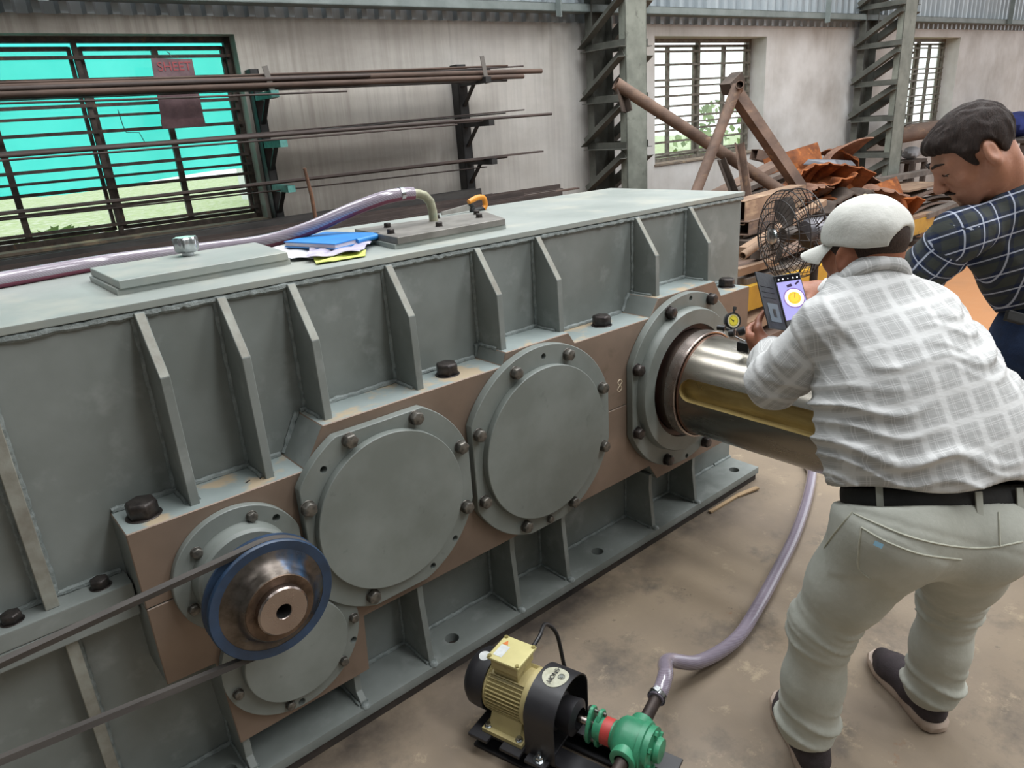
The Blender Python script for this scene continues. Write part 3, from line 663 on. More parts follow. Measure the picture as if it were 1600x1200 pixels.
bars2 = [('flat', 3.40, .015, .36, .022, RUST1, 'wide dark flat bar on the second rack tier'), ('round', 3.97, .028, .40, .022, RUST1, 'rusty round bar reaching farthest right on the second tier'),
 ('rod', 3.80, .075, .30, .010, RUST1, 'thin rod with raised end on the second rack tier'), ('rod', 3.62, .06, .24, .010, STEELB, 'thin grey rod at the back of the second rack tier'),
 ('flat', 2.95, .018, .20, .018, RUST2, 'brown flat bar ending short of the right post, second tier'), ('rod', 3.05, .0, .42, .012, RUST1, 'thin rod ending before the right post on the second tier')]
for k, s1, t1, off, sz, mm, lab in bars2: bar(k, -1.7+rnd.uniform(-.3, .3), .012, s1, t1, off, off+rnd.uniform(-.03, .03), sz, mm, lab, G, 'steel_rod' if k == 'rod' else 'steel_bar')
bars3 = [('flat', 3.86, -.255, .40, .026, RUST1, 'thick dark bar reaching farthest right on the third tier'), ('round', 3.55, -.27, .34, .022, RUST1, 'dark round bar beside the thick one on the third tier'),
 ('rod', 3.40, -.335, .27, .010, RUST1, 'thin sagging rod of the third rack tier')]
for k, s1, t1, off, sz, mm, lab in bars3: bar(k, -1.7, -.278 if k != 'rod' else -.285, s1, t1, off, off, sz, mm, lab, G, 'steel_rod' if k == 'rod' else 'steel_bar')
bars4 = [('flat', 4.22, -.585, .42, .024, RUST2, 'rusty flat bar reaching farthest right on the lowest tier'), ('angle', 4.10, -.585, .33, .03, RUST1, 'dark angle bar second on the lowest rack tier'),
 ('flat', 3.9, -.575, .24, .03, RUST1, 'dark flat bar nearest the wall on the lowest tier'), ('round', 3.5, -.58, .16, .03, RUST1, 'round bar at the back of the lowest rack tier')]
for k, s1, t1, off, sz, mm, lab in bars4: bar(k, -1.8, -.60+rnd.uniform(-.02, .02), s1, t1+rnd.uniform(-.01, .01), off, off, sz, mm, lab, G)
# heavy sections low along the wall, under the rack
for i, (off, t, h, w, s1, mm, lab) in enumerate([(.55, -.70, .07, .09, 3.9, RUST1, 'dark steel channel low under the rack, nearest the gearbox'), (.42, -.66, .06, .1, 3.6, RUST1, 'dark steel channel under the rack, middle of the heap'),
      (.26, -.62, .07, .08, 3.3, STEELB, 'grey heavy section under the large window sill'), (.62, -.86, .1, .1, 3.8, RUST1, 'lowest dark beam on the ground side of the heap'), (.35, -.80, .1, .12, 3.7, RUST1, 'dark beam in the lower row below the rack')]):
    mb = MB(); a = wp(-1.9, t, off); b = wp(s1, t+.06, off)
    mb.beam(a, b, w, .008, up=UW)
    for sg in (-1, 1): mb.beam(a+NW*(sg*w/2)+UW*(h/2), b+NW*(sg*w/2)+UW*(h/2), .008, h, up=UW)
    tag(mb.build('steel_channel', mm), lab, 'channel', 'heavy sections under the rack')
for s in (-1.2, 1.2, 3.2):
    mb = MB()
    wbox(mb, s-.06, s+.06, -1.65, -.93, .70, .22); tag(mb.build('timber_block', RUST2), 'rough block carrying the heavy sections, %s' % {-1.2: 'under the window', 1.2: 'near the left post', 3.2: 'near the right post'}[s], 'block')
# sheet metal sign wired to the window grille
SIGN = mat('rusty_sign_plate', '#7d6468', '#5c474a', rough=.7, scale=9, third=('#8f6f6c', 5, .55, .7), bs=.1)
sg = thing('metal_sign', 'small rusty metal sign with faded red lettering hung in the left window', 'sign', wp(1.2, .10, .10))
mb = MB(); A = [wp(s, t, o) for o in (.105, .098) for s, t in ((1.078, .115), (1.335, .118), (1.338, .505), (1.10, .512))]
mb.add(A, [(0,1,2,3),(7,6,5,4),(0,4,5,1),(1,5,6,2),(2,6,7,3),(3,7,4,0)]); mb.build('plate', SIGN, sg)
mb = MB(); wbox(mb, 1.075, 1.335, .108, .16, .115, .098); mb.build('lower_lip', mat('pink_rust', '#86666a', '#6b5053', rough=.7, scale=12), sg)
def text(s, size, base, right, upv, parent, m_, name='lettering', align='CENTER', ext=.0006):
    c = bpy.data.curves.new(name, 'FONT'); c.body = s; c.size = size; c.align_x = align; c.align_y = 'CENTER'; c.extrude = ext; c.materials.append(m_)
    o = bpy.data.objects.new(name, c); COL.objects.link(o); o.parent = parent
    r = Vector(right).normalized(); u = (Vector(upv) - r*r.dot(Vector(upv))).normalized(); nn = r.cross(u)
    bpy.context.view_layer.update(); dg = bpy.context.evaluated_depsgraph_get(); me = bpy.data.meshes.new_from_object(o.evaluated_get(dg)); bpy.data.objects.remove(o); bpy.data.curves.remove(c)
    o = bpy.data.objects.new(name, me); COL.objects.link(o); o.parent = parent
    M = Matrix((r, u, nn)).transposed().to_4x4(); M.translation = Vector(base) - (parent_origin(parent) if parent else Vector((0,0,0)))
    o.matrix_basis = M; return o
REDL = mat('faded_red_paint', '#9a4a4e', rough=.7); YELL = mat('faded_yellow_paint', '#a48a4a', rough=.7)
text('SHEET', .072, wp(1.225, .462, .107), DW, UW, sg, REDL)
for tt, s0, s1 in ((.385, 1.13, 1.20), (.372, 1.21, 1.30)):
    mb = MB(); wbox(mb, s0, s1, tt-.012, tt+.010, .1065, .105); mb.build('faded_stroke', YELL, sg)
WIRE = mat('thin_wire', '#3a3634', rough=.6)
MB().tube([wp(1.22, .512, .10), wp(1.215, .54, .09), wp(1.21, .552, .06)], .003, n=6).build('wire', WIRE, sg)
tag(MB().tube([wp(.845, .23, .13), wp(.85, .14, .14), wp(.86, .10, .14), wp(.93, .095, .14), wp(.95, .03, .14)], .0025, n=6).build('loose_wire', WIRE), 'thin kinked wire dangling from the bars in front of the large window', 'wire')
tag(MB().tube([wp(1.71, -.185, .72), wp(1.735, -.36, .70), wp(1.78, -1.64, .60)], [.010, .012, .013], n=10).build('wooden_stick', mat('brown_stick', '#7c5a45', '#5d4335', rough=.8, scale=20)), 'thin brown wooden stick leaning upright behind the gearbox', 'stick')
# ------------------------------------------------------------------ things on the gearbox
def bez(pts, n=6):
    """smooth path through points (Catmull-Rom)"""
    P_ = [Vector(p) for p in pts]; out = []
    for i in range(len(P_)-1):
        p0, p1, p2, p3 = P_[max(i-1, 0)], P_[i], P_[i+1], P_[min(i+2, len(P_)-1)]
        for k in range(n):
            t = k/n; out.append(.5*((2*p1) + (p2-p0)*t + (2*p0-5*p1+4*p2-p3)*t*t + (3*p1-p0-3*p2+p3)*t**3))
    return out+[P_[-1]]
def hose_mat(name, c, c2, c3):
    m, nt, b = nodes(name); b.inputs['Roughness'].default_value = .18; b.inputs['Coat Weight'].default_value = .5
    col = ramp(nt, noise(nt, 3, stretch=(.5, 1, 1)), [(.35, hexc(c)), (.65, hexc(c2))])
    tc = nt.nodes.new('ShaderNodeTexCoord'); w = N(nt, 'ShaderNodeTexWave'); w.wave_type = 'BANDS'; w.bands_direction = 'DIAGONAL'; w.inputs['Scale'].default_value = 70; nt.links.new(tc.outputs['Object'], w.inputs[0])
    f = N(nt, 'ShaderNodeMath', operation='MULTIPLY'); nt.links.new(w.outputs['Fac'], f.inputs[0]); f.inputs[1].default_value = .45
    nt.links.new(mixc(nt, f.outputs[0], col, hexc(c3)), b.inputs['Base Color']); b.inputs['Subsurface Weight'].default_value = 0
    return m
HOSE1 = hose_mat('braided_clear_hose', '#948a94', '#80747f', '#aca5ae')
HOSE2 = hose_mat('braided_dark_hose', '#857b88', '#645a66', '#a39ba8')
hp = bez([(-1.0, 2.15, 1.353), (-.3, 2.22, 1.353), (.187, 2.31, 1.353), (.45, 2.365, 1.353), (.69, 2.315, 1.354), (.87, 2.22, 1.362), (.99, 2.15, 1.39), (1.12, 2.10, 1.434), (1.22, 2.07, 1.461), (1.29, 2.06, 1.468), (1.338, 2.06, 1.466)])
h = tag(MB().tube(hp, .0205, n=16).build('oil_hose', HOSE1, fixn=False), 'clear purple-tinted braided hose lying along the gearbox top to the elbow pipe', 'hose')
WINE = mat('wine_red_oil', '#6b2f42', rough=.3)
q = [p - Vector((0,0,.0085)) + Vector((0,-.004,0)) for p in hp]
MB().tube(q, .0145, n=12).build('oil_inside', WINE, h, fixn=False)
MB().pipe((1.285, 2.06, 1.468), (1.30, 2.06, 1.468), .0225, .0195).build('hose_clamp', GALV, h)
def sheet(name, quad, z, m_, label, cat, amp=.006, th=.0015, n=14, seed=0, grp=None):
    rr = random.Random(seed); ph = [rr.uniform(0, 6) for _ in range(6)]
    q0, q1, q2, q3 = [Vector((*p, z)) for p in quad]; top = []
    for j in range(n+1):
        for i in range(n+1):
            a, b = i/n, j/n; p = q0.lerp(q1, a).lerp(q3.lerp(q2, a), b)
            p.z += amp*(abs(math.sin(a*5+ph[0]+b*3))*.6 + abs(math.sin(b*7+ph[1]-a*4))*.6 + .5*(math.cos(a*11+ph[2])+1)*(b**2)); top.append(p)
    k = len(top); A = top + [p - Vector((0,0,th)) for p in top]
    F = [(j*(n+1)+i, j*(n+1)+i+1, (j+1)*(n+1)+i+1, (j+1)*(n+1)+i) for j in range(n) for i in range(n)]
    F += [tuple(k+i for i in f[::-1]) for f in F]
    rim = [i for i in range(n)] + [(n+1)*i+n for i in range(n)] + [(n+1)*n+n-i for i in range(n)] + [(n+1)*(n-i) for i in range(n)]
    F += [(rim[(i+1) % len(rim)], rim[i], k+rim[i], k+rim[(i+1) % len(rim)]) for i in range(len(rim))]
    return tag(MB().add(A, F, 0, True).build(name, m_), label, cat, grp)
PAPER = mat('white_paper', '#d9d8da', '#c9c8cd', rough=.7, scale=5)
sheet('paper_sheet', [(.83, 1.93), (.95, 1.86), (1.05, 2.12), (.86, 2.16)], 1.334, PAPER, 'white crumpled papers sticking out left from under the blue folder', 'paper', .008, seed=1)
sheet('polythene_sheet', [(.845, 1.865), (.99, 1.83), (1.10, 1.95), (.93, 2.02)], 1.339, mat('lilac_polythene', '#bdb6c6', '#a9a2b4', rough=.3, scale=9), 'crumpled lilac plastic sleeve below the front edge of the blue folder', 'sleeve', .011, seed=5)
sheet('yellow_paper', [(.845, 1.81), (.99, 1.80), (1.04, 1.88), (.88, 1.90)], 1.333, mat('lime_yellow_paper', '#c6cf6c', '#b7c25e', rough=.7, scale=9), 'lime yellow paper peeking out in front under the folder', 'paper', .005, seed=8)
fo = thing('document_folder', 'bright blue document folder lying on papers on the gearbox top', 'folder', (1.0, 2.04, 1.35))
FB = mat('blue_folder_card', '#2f86cf', '#2a78bd', rough=.4, scale=8)
qd = [(.893, 2.115), (1.075, 2.20), (1.155, 1.985), (.955, 1.905)]
MB().prism(qd, 1.363, 1.366, ax='z').build('front_cover', FB, fo)
cx, cy = 1.01, 2.05
MB().prism([(cx+(a-cx)*.97, cy+(b-cy)*.97) for a, b in qd], 1.352, 1.363, ax='z').build('papers', mat('paper_block', '#cfcbd2', '#b9b4c0', rough=.8, scale=90, stretch=(.05, .05, 4)), fo)
MB().prism(qd, 1.349, 1.352, ax='z').build('back_cover', FB, fo)
MB().tube([Vector((*qd[2], 1.3575)), Vector((*qd[3], 1.3575)).lerp(Vector((*qd[2], 1.3575)), .45)], .0085, n=12).build('spine', FB, fo)
sheet('paper_scrap', [(.965, 2.20), (1.03, 2.23), (1.05, 2.29), (.97, 2.27)], 1.336, PAPER, 'small white scrap standing up behind the blue folder', 'paper', .03, seed=3, n=8)
tool = thing('hand_saw', 'small hand tool with orange and black handle behind the second cover plate', 'tool', (1.8, 2.38, 1.331))
OR = mat('orange_plastic', '#d98b1f', '#c47a18', rough=.4, scale=10); BLKP = mat('black_plastic', '#1f1f20', rough=.45)
ta = Vector((1.905, 2.405, 1.352)); tb = Vector((1.69, 2.40, 1.345)); td = (tb-ta).normalized()
MB().add([ta+td*.05+V(0,0,-.012), ta+td*.05+V(0,0,.016), tb+V(0,0,.004), tb+V(0,0,-.010)] + [p+V(0,.012,0) for p in (ta+td*.05+V(0,0,-.012), ta+td*.05+V(0,0,.016), tb+V(0,0,.004), tb+V(0,0,-.010))], [(0,1,2,3),(7,6,5,4),(0,4,5,1),(1,5,6,2),(2,6,7,3),(3,7,4,0)]).build('blade', mat('grey_blade', '#a9a49f', '#8c8782', rough=.35, metal=.6, scale=15), tool, bevel=.002)
MB().tube(bez([ta+td*.075+V(0,0,.022), ta+td*.03+V(0,0,.034), ta+td*-.005+V(0,0,.028), ta+td*-.012+V(0,0,-.002), ta+V(0,0,-.014)], 6), .0115, n=10).build('handle', OR, tool)
MB().tube(bez([ta+td*.07+V(0,0,.018), ta+td*.055+V(0,0,.0), ta+td*.06+V(0,0,-.014), ta+td*.0+V(0,0,-.014)], 5), .0105, n=10).build('grip', BLKP, tool)
# dial gauge on a magnetic foot, its face turned to the phone
dg_n = Vector((-.36, -.86, .30)).normalized(); dg_c = at(1146, 501, 2.47)
dgr = thing('dial_gauge', 'round dial gauge with yellow face clamped beside the output shaft', 'gauge', dg_c - Vector((0,0,.08)))
CHR = mat('satin_chrome', '#b9b9b8', '#8f8f8f', rough=.25, metal=1, scale=20); YF = mat('yellow_dial_face', '#d6c63a', '#cdbb2e', rough=.5, scale=9); WF = mat('pale_dial_ring', '#cfc9a2', rough=.5)
MB().lathe([(0, -.022), (.026, -.022), (.028, -.018), (.028, -.004)], dg_c, dg_n, n=40).build('gauge_body', CHR, dgr)
MB().lathe([(.0235, .0005), (.0245, .003), (.0285, .003), (.0295, -.002), (.0295, -.008), (.026, -.01)], dg_c, dg_n, n=40).build('bezel', mat('black_bezel', '#26262a', rough=.35), dgr)
fc_ = MB().cyl(dg_c-dg_n*.002, dg_c+dg_n*.0005, .0238, n=40).build('dial_face', WF, dgr)
MB().cyl(dg_c+dg_n*.0005, dg_c+dg_n*.0011, .0185, n=36).build('dial_disc', YF, fc_)
dx = dg_n.cross(Vector((0,0,1))).normalized()*-1; dy = dg_n.cross(dx)*-1
if dy.z < 0: dy = -dy
m = MB()
for k in range(40):
    a = 2*PI*k/40; e = dx*math.cos(a)+dy*math.sin(a); L = .004 if k % 4 == 0 else .002
    m.beam(dg_c+dg_n*.0012+e*(.0178-L), dg_c+dg_n*.0012+e*.018, .0005, .0004, up=dg_n)
m.build('scale_marks', BLKP, fc_)
m = MB(); m.beam(dg_c+dg_n*.0018-dy*.004, dg_c+dg_n*.0018+(dx*-.5+dy*.5)*.02, .0010, .0006, up=dg_n); m.cyl(dg_c+dg_n*.001, dg_c+dg_n*.0025, .002, n=12); m.build('needle', BLKP, fc_)
MB().cyl(dg_c+dy*.028+dx*.006, dg_c+dy*.042+dx*.012, .004, n=12).cyl(dg_c+dy*.036+dx*.010, dg_c+dy*.046+dx*.014, .0065, n=12).build('knob', BLKP, dgr)
el = at(1127, 512, 2.45)
MB().cyl(dg_c-dy*.028, dg_c-dy*.052-dx*.004, .004, n=10).build('plunger', CHR, dgr)
MB().cyl(el, dg_c-dy*.036-dx*.006-dg_n*.01, .005, n=10).cyl(el-V(.004,-.012,0), el+V(.002,-.014,0), .0095, n=14).build('clamp_rod', BLKP, dgr)
MB().cyl(el, at(1133, 522, 2.44), .0022, n=8).build('feeler', CHR, dgr)
MB().lathe([(0,0), (.012,0), (.013,.006), (.012,.018), (0,.018)], at(1139, 521, 2.44), (.3,-.8,.2), n=16).lathe([(0,0), (.014,0), (.015,.006), (.015,.024), (0,.024)], at(1154, 519, 2.45), (.3,-.6,.3), n=16).build('clamp_knob', BLKP, dgr)
MB().cyl(at(1139, 521, 2.45), at(1163, 533, 2.44), .0035, n=10).build('arm', CHR, dgr)
mgb = at(1166, 539, 2.50)
MB().box(mgb-V(.02,.02,.03), mgb+V(.02,.025,.012)).build('magnetic_foot', BLKP, dgr, bevel=.003)
# ------------------------------------------------------------------ pump set on the floor
pu_a = Vector((.284, -.959, 0)).normalized(); pu_s = Vector((.959, .284, 0)).normalized(); PO = Vector((.952, 1.395, .158))
def pp(u, s=0, z=0): return PO + pu_a*u + pu_s*s + Vector((0,0,z))
ps = thing('motor_pump', 'small cream electric motor with black guard driving a green gear pump', 'pump', (1.02, 1.16, 0))
CREAM = mat('cream_motor_enamel', '#b8aa78', '#a3966a', rough=.45, scale=9, third=('#6e6549', 14, .62, .75)); MBLK = mat('black_motor_paint', '#2a292c', '#201f22', rough=.42, scale=12)
GREEN = mat('green_pump_enamel', '#3f8f6b', '#2f7556', rough=.4, scale=16, third=('#24543f', 22, .62, .72)); REDP = mat('red_paint_band', '#b8403a', '#9c332f', rough=.5, scale=16)
MB().lathe([(0, 0), (.045, .001), (.068, .008), (.082, .026), (.0845, .045), (.0845, .078), (.080, .078)], PO, pu_a, n=48).build('fan_cover', MBLK, ps)
mo = MB().lathe([(.02, .075), (.076, .075), (.078, .08), (.070, .086), (.070, .198), (.079, .200), (.081, .21), (.079, .222), (.03, .225)], PO, pu_a, n=48).build('motor_body', CREAM, ps)
for k in range(44):
    a = 2*PI*k/44; e = pu_s*math.cos(a)+Vector((0,0,1))*math.sin(a)
    if e.z > .86: continue
    MB().beam(PO+pu_a*.086+e*.0735, PO+pu_a*.199+e*.0735, .0028, .011, up=e).build('cooling_fin', CREAM, mo)
tbz = .082
tb_ = MB()
for (z0, z1, w, l, cc) in ((.06, .085, .036, .040, 0), (.085, .118, .042, .044, 0)):
    tb_.add([pp(.135+sx*l, sy*w, z) for z in (z0, z1) for sx, sy in ((-1,-1),(1,-1),(1,1),(-1,1))], [(3,2,1,0),(4,5,6,7),(0,1,5,4),(1,2,6,5),(2,3,7,6),(3,0,4,7)])
tbo = tb_.build('terminal_box', CREAM, ps, bevel=.004)
MB().add([pp(.135+sx*.052, sy*.05, z) for z in (.118, .126) for sx, sy in ((-1,-1),(1,-1),(1,1),(-1,1))], [(3,2,1,0),(4,5,6,7),(0,1,5,4),(1,2,6,5),(2,3,7,6),(3,0,4,7)]).build('box_lid', mat('cream_lid', '#c6bd84', '#b7ad78', rough=.45, scale=8), tbo, bevel=.004)
SCREW = mesh_only(MB().cyl((0,0,0), (0,0,.003), .006, n=12).cyl((0,0,.003), (0,0,.0035), .004, n=12), 'lid_screw', mat('brassy_screw', '#8f8452', rough=.4, metal=.5))
for sx in (-1, 1):
    for sy in (-1, 1): inst(SCREW, 'lid_screw', tbo, pp(.135+sx*.045, sy*.043, .126))
STK = mat('paper_sticker', '#c9cbc9', '#b3b6b4', rough=.5, scale=40)
MB().add([pp(.135+sx, sy, z) for z in (.1262, .1266) for sx, sy in ((-.040,-.034),(-.012,-.034),(-.012,.012),(-.040,.012))], [(3,2,1,0),(4,5,6,7),(0,1,5,4),(1,2,6,5),(2,3,7,6),(3,0,4,7)]).build('sticker', STK, tbo)
MB().add([pp(.135+sx, sy, z) for z in (.1262, .1267) for sx, sy in ((-.040,.015),(-.022,.015),(-.031,.032))], [(2,1,0),(3,4,5),(0,1,4,3),(1,2,5,4),(2,0,3,5)]).build('warning_sticker', mat('orange_sticker', '#c9723a', rough=.5), tbo)
def disc_on_drum(R_, u0, ang, r, m_, name, parent, n=28):
    """round sticker wrapped on a drum about the motor axis"""
    A = []; F = []
    for rr in (0, .5, 1):
        for k in range(n):
            a = 2*PI*k/n; du = r*rr*math.cos(a); da = r*rr*math.sin(a)/R_
            e = pu_s*math.cos(ang+da)+Vector((0,0,1))*math.sin(ang+da); A.append(PO+pu_a*(u0+du)+e*R_)
    for k in range(n): F += [(k, n+k, n+(k+1) % n, (k+1) % n), (n+k, 2*n+k, 2*n+(k+1) % n, n+(k+1) % n)]
    return MB().add(A, F, 0, True).build(name, m_, parent, fixn=False)
disc_on_drum(.0852, .048, math.radians(97), .017, STK, 'round_sticker', ps)
# guard: arched black sheet
gd = MB(); prof = [(-.098, -.10)] + [(-.098*math.cos(a), .02+.078*math.sin(a)) for a in np.linspace(0, PI, 25)] + [(.098, -.10)]
A = [pp(u, s, z) for u in (.226, .318) for s, z in prof]; n = len(prof)
A2 = [pp(u, s*.97, z-.003) for u in (.226, .318) for s, z in prof]
gd.add(A, [(i, i+1, n+i+1, n+i) for i in range(n-1)], 0, True); gd.add(A2, [(i+1, i, n+i, n+i+1) for i in range(n-1)], 0, True)
gd.add(A+A2, [(i, i+1, 2*n+i+1, 2*n+i) for i in range(n-1)] + [(n+i+1, n+i, 3*n+i, 3*n+i+1) for i in range(n-1)])
gdo = gd.build('coupling_guard', MBLK, ps)
def lab_pt(du, a): e = pu_s*math.cos(a)*.0975+Vector((0,0,1))*(.02+.0785*math.sin(a)); return PO+pu_a*(.272+du)+e
A = []; n = 32
for rr in (0, .5, 1):
    for k in range(n):
        a = 2*PI*k/n; A.append(lab_pt(.036*rr*math.cos(a), math.radians(88)+.036*rr*math.sin(a)/.09) + Vector((0,0,.001)))
lb = MB().add(A, [(j*n+k, (j+1)*n+k, (j+1)*n+(k+1) % n, j*n+(k+1) % n) for j in range(2) for k in range(n)], 0, True).build('round_label', mat('worn_round_label', '#b9b8a4', '#9d9c88', rough=.45, scale=35), gdo, fixn=False)
text('HINOM', .019, lab_pt(-.006, math.radians(88))+Vector((0,0,.003)), -pu_s, pu_a, gdo, BLKP)
EMB = mat('grey_emblem', '#6f746f', rough=.5)
ec = lab_pt(.016, math.radians(86))+Vector((0,0,.0025))
MB().tube([ec+pu_s*.009*math.cos(a)+pu_a*.009*math.sin(a) for a in np.linspace(0, 2*PI, 24, endpoint=False)], .0009, n=6, closed=True).cyl(ec-V(0,0,.001), ec+V(0,0,.0006), .0055, n=20).build('emblem', EMB, gdo)
MB().lathe([(.012, .225), (.05, .228), (.053, .24), (.053, .285), (.045, .29), (.047, .30), (.05, .335), (.03, .345)], PO+V(0,0,-.012), pu_a, n=40).build('coupling', MBLK, ps)
MB().cyl(pp(.34, 0, -.012), pp(.39, 0, -.012), .010, n=20).build('shaft', BRIGHT, ps)
PZ = -.014
pmp = MB().lathe([(.018, .392), (.030, .392), (.034, .40), (.034, .446), (.048, .456), (.056, .466), (.058, .48), (.058, .52), (.064, .522), (.064, .535), (.058, .537), (.058, .552), (.0, .556)], PO+V(0,0,PZ), pu_a, n=40).build('pump_body', GREEN, ps)
MB().lathe([(.0348, .416), (.0352, .418), (.0352, .440), (.0348, .442)], PO+V(0,0,PZ), pu_a, n=36).build('red_band', REDP, pmp)
for u in (.372, .398):
    mb = MB(); pl = [(.046*math.cos(a), .022*math.sin(a)) for a in np.linspace(0, 2*PI, 24, endpoint=False)]
    pl = [(max(-.05, min(.05, x*1.15)), z*1.25) for x, z in pl]
    dirx = (pu_s*.35+Vector((0,0,1))*.94); dirz = pu_a.cross(dirx)
    A = [PO+V(0,0,PZ)+pu_a*(u+d)+dirx*x+dirz*z for d in (0, .010) for x, z in pl]; n = 24
    mb.add(A, [(i, (i+1) % n, n+(i+1) % n, n+i) for i in range(n)] + [tuple(range(n))[::-1], tuple(range(n, 2*n))]); mb.build('gland_flange', GREEN, pmp, bevel=.0015, seg=1)
for sg in (-1, 1):
    dirx = (pu_s*.35+Vector((0,0,1))*.94); c_ = PO+V(0,0,PZ)+dirx*(.04*sg)
    MB().cyl(c_+pu_a*.362, c_+pu_a*.416, .0045, n=10).hexbolt(c_+pu_a*.372, -pu_a, .009, .007).build('gland_bolt', BOLTL, pmp)
for k in range(6):
    a = 2*PI*k/6+.3; e = pu_s*math.cos(a)+Vector((0,0,1))*math.sin(a)
    MB().hexbolt(PO+V(0,0,PZ)+pu_a*.553+e*.047, pu_a, .008, .007).build('pump_bolt', GREEN, pmp)
MB().lathe([(.0, .553), (.03, .554), (.033, .56), (.03, .572), (0, .576)], PO+V(0,0,PZ)+pu_s*.008, pu_a, n=30).build('end_boss', GREEN, pmp)
for sg in (-1, 1): MB().lathe([(.04, .02), (.034, .05), (.034, .070), (.029, .072), (.02, .072)], pp(.497, 0, PZ), pu_s*sg, n=28).build('port', GREEN, pmp)
DKP = mat('dark_pipe_iron', '#463b36', '#352c29', rough=.5, metal=.5, scale=14)
MB().cyl(pp(.497, .06, PZ), pp(.497, .175, PZ+.01), .017, n=18).build('outlet_pipe', DKP, ps)
MB().cyl(pp(.497, -.06, PZ), pp(.497, -.22, PZ-.03), .017, n=18).build('inlet_pipe', DKP, ps)
# base frame and feet
bf = MB()
for sy in (-1, 1):
    bf.add([pp(u, sy*.062+ds, z) for z in (-.158, -.148) for u, ds in ((.055, -.045), (.60, -.045), (.60, .035), (.055, .035))], [(3,2,1,0),(4,5,6,7),(0,1,5,4),(1,2,6,5),(2,3,7,6),(3,0,4,7)])
    bf.add([pp(u, sy*.062+ds, z) for z in (-.148, -.112) for u, ds in ((.055, -.006), (.60, -.006), (.60, .006), (.055, .006))], [(3,2,1,0),(4,5,6,7),(0,1,5,4),(1,2,6,5),(2,3,7,6),(3,0,4,7)])
    bf.add([pp(u, sy*.062+ds, z) for z in (-.112, -.104) for u, ds in ((.055, -.03), (.60, -.03), (.60, .03), (.055, .03))], [(3,2,1,0),(4,5,6,7),(0,1,5,4),(1,2,6,5),(2,3,7,6),(3,0,4,7)])
bf.build('base_frame', MBLK, ps, bevel=.001, seg=1)
for u in (.085, .19, .27, .50):
    m = MB(); m.add([pp(u+du, s, z) for z in (-.104, -.094) for du, s in ((-.032, -.125), (.032, -.125), (.032, .115), (-.032, .115))], [(3,2,1,0),(4,5,6,7),(0,1,5,4),(1,2,6,5),(2,3,7,6),(3,0,4,7)]); m.build('cross_plate', MBLK, ps, bevel=.001, seg=1)
for sy in (-1, 1):
    m = MB(); m.add([pp(u, sy*.075+ds, z) for z in (-.094, -.082) for u, ds in ((.085, -.025), (.215, -.025), (.215, .025), (.085, .025))], [(3,2,1,0),(4,5,6,7),(0,1,5,4),(1,2,6,5),(2,3,7,6),(3,0,4,7)])
    m.add([pp(u, sy*ds, z) for u, ds, z in ((.10, .05, -.09), (.20, .05, -.09), (.20, .085, -.082), (.10, .085, -.082), (.10, .04, -.05), (.20, .04, -.05), (.20, .064, -.035), (.10, .064, -.035))], [(3,2,1,0),(4,5,6,7),(0,1,5,4),(1,2,6,5),(2,3,7,6),(3,0,4,7)])
    fo_ = m.build('motor_foot', CREAM, ps)
    for u in (.098, .20): MB().hexbolt(pp(u, sy*.086, -.082), (0,0,1), .008, .008, washer=.011).build('foot_bolt', GALV, fo_)
m = MB(); m.hexbolt(pp(.275, -.105, -.094), (0,0,1), .011, .010, washer=.017); m.cyl(pp(.275, -.105, -.09), pp(.275, -.105, -.07), .005, n=10); m.build('base_bolt', GALV, ps)
MB().add([pp(u, s, z) for z in (-.094, PZ-.03) for u, s in ((.47, -.045), (.53, -.045), (.53, .045), (.47, .045))], [(3,2,1,0),(4,5,6,7),(0,1,5,4),(1,2,6,5),(2,3,7,6),(3,0,4,7)]).build('pump_bracket', GREEN, ps)
CAB = mat('black_cable', '#1c1b1d', rough=.4)
tag(MB().tube(bez([pp(.16, .05, .095), pp(.165, .10, .115), pp(.15, .16, .11), pp(.17, .19, .06), pp(.20, .18, -.05), pp(.25, .16, -.14), pp(.36, .14, -.150), pp(.45, .12, -.150), pp(.56, .02, -.150), pp(.66, -.12, -.150)], 8), .0062, n=10).build('power_cable', CAB), 'black power cable looping from the cream motor terminal box to the floor', 'cable')
hs = tag(MB().tube(bez([pp(.497, .155, PZ+.01), pp(.497, .20, PZ+.012), pp(.485, .26, PZ+.008), pp(.455, .36, PZ-.035), (1.55, 1.035, .045), (1.738, 1.025, .024), (1.95, 1.068, .023), (2.183, 1.129, .023), (2.424, 1.197, .023), (2.69, 1.289, .023), (2.956, 1.398, .023), (3.04, 1.45, .023), (3.2, 1.6, .023), (3.3, 1.9, .023)], 8), .0225, n=16).build('suction_hose', HOSE2, fixn=False), 'clear purple-grey braided hose curving over the floor from the green pump', 'hose')
cl = MB(); cl.pipe(pp(.497, .158, PZ+.01), pp(.497, .172, PZ+.011), .026, .022); cl.box(pp(.497, .165, PZ+.028)-V(.008,.008,.006), pp(.497, .165, PZ+.028)+V(.008,.008,.012)); cl.build('hose_clamp', GALV, hs)
tag(MB().beam((2.394, 1.572, .006), (2.60, 1.566, .006), .016, .008).beam((2.60, 1.566, .006), (2.72, 1.535, .012), .022, .008).build('wood_strip', mat('pale_splinter_wood', '#a58c6c', '#8d7558', rough=.8, scale=12, stretch=(.2, 1, 1))), 'thin pale wooden strip on the floor along the gearbox base', 'wood')
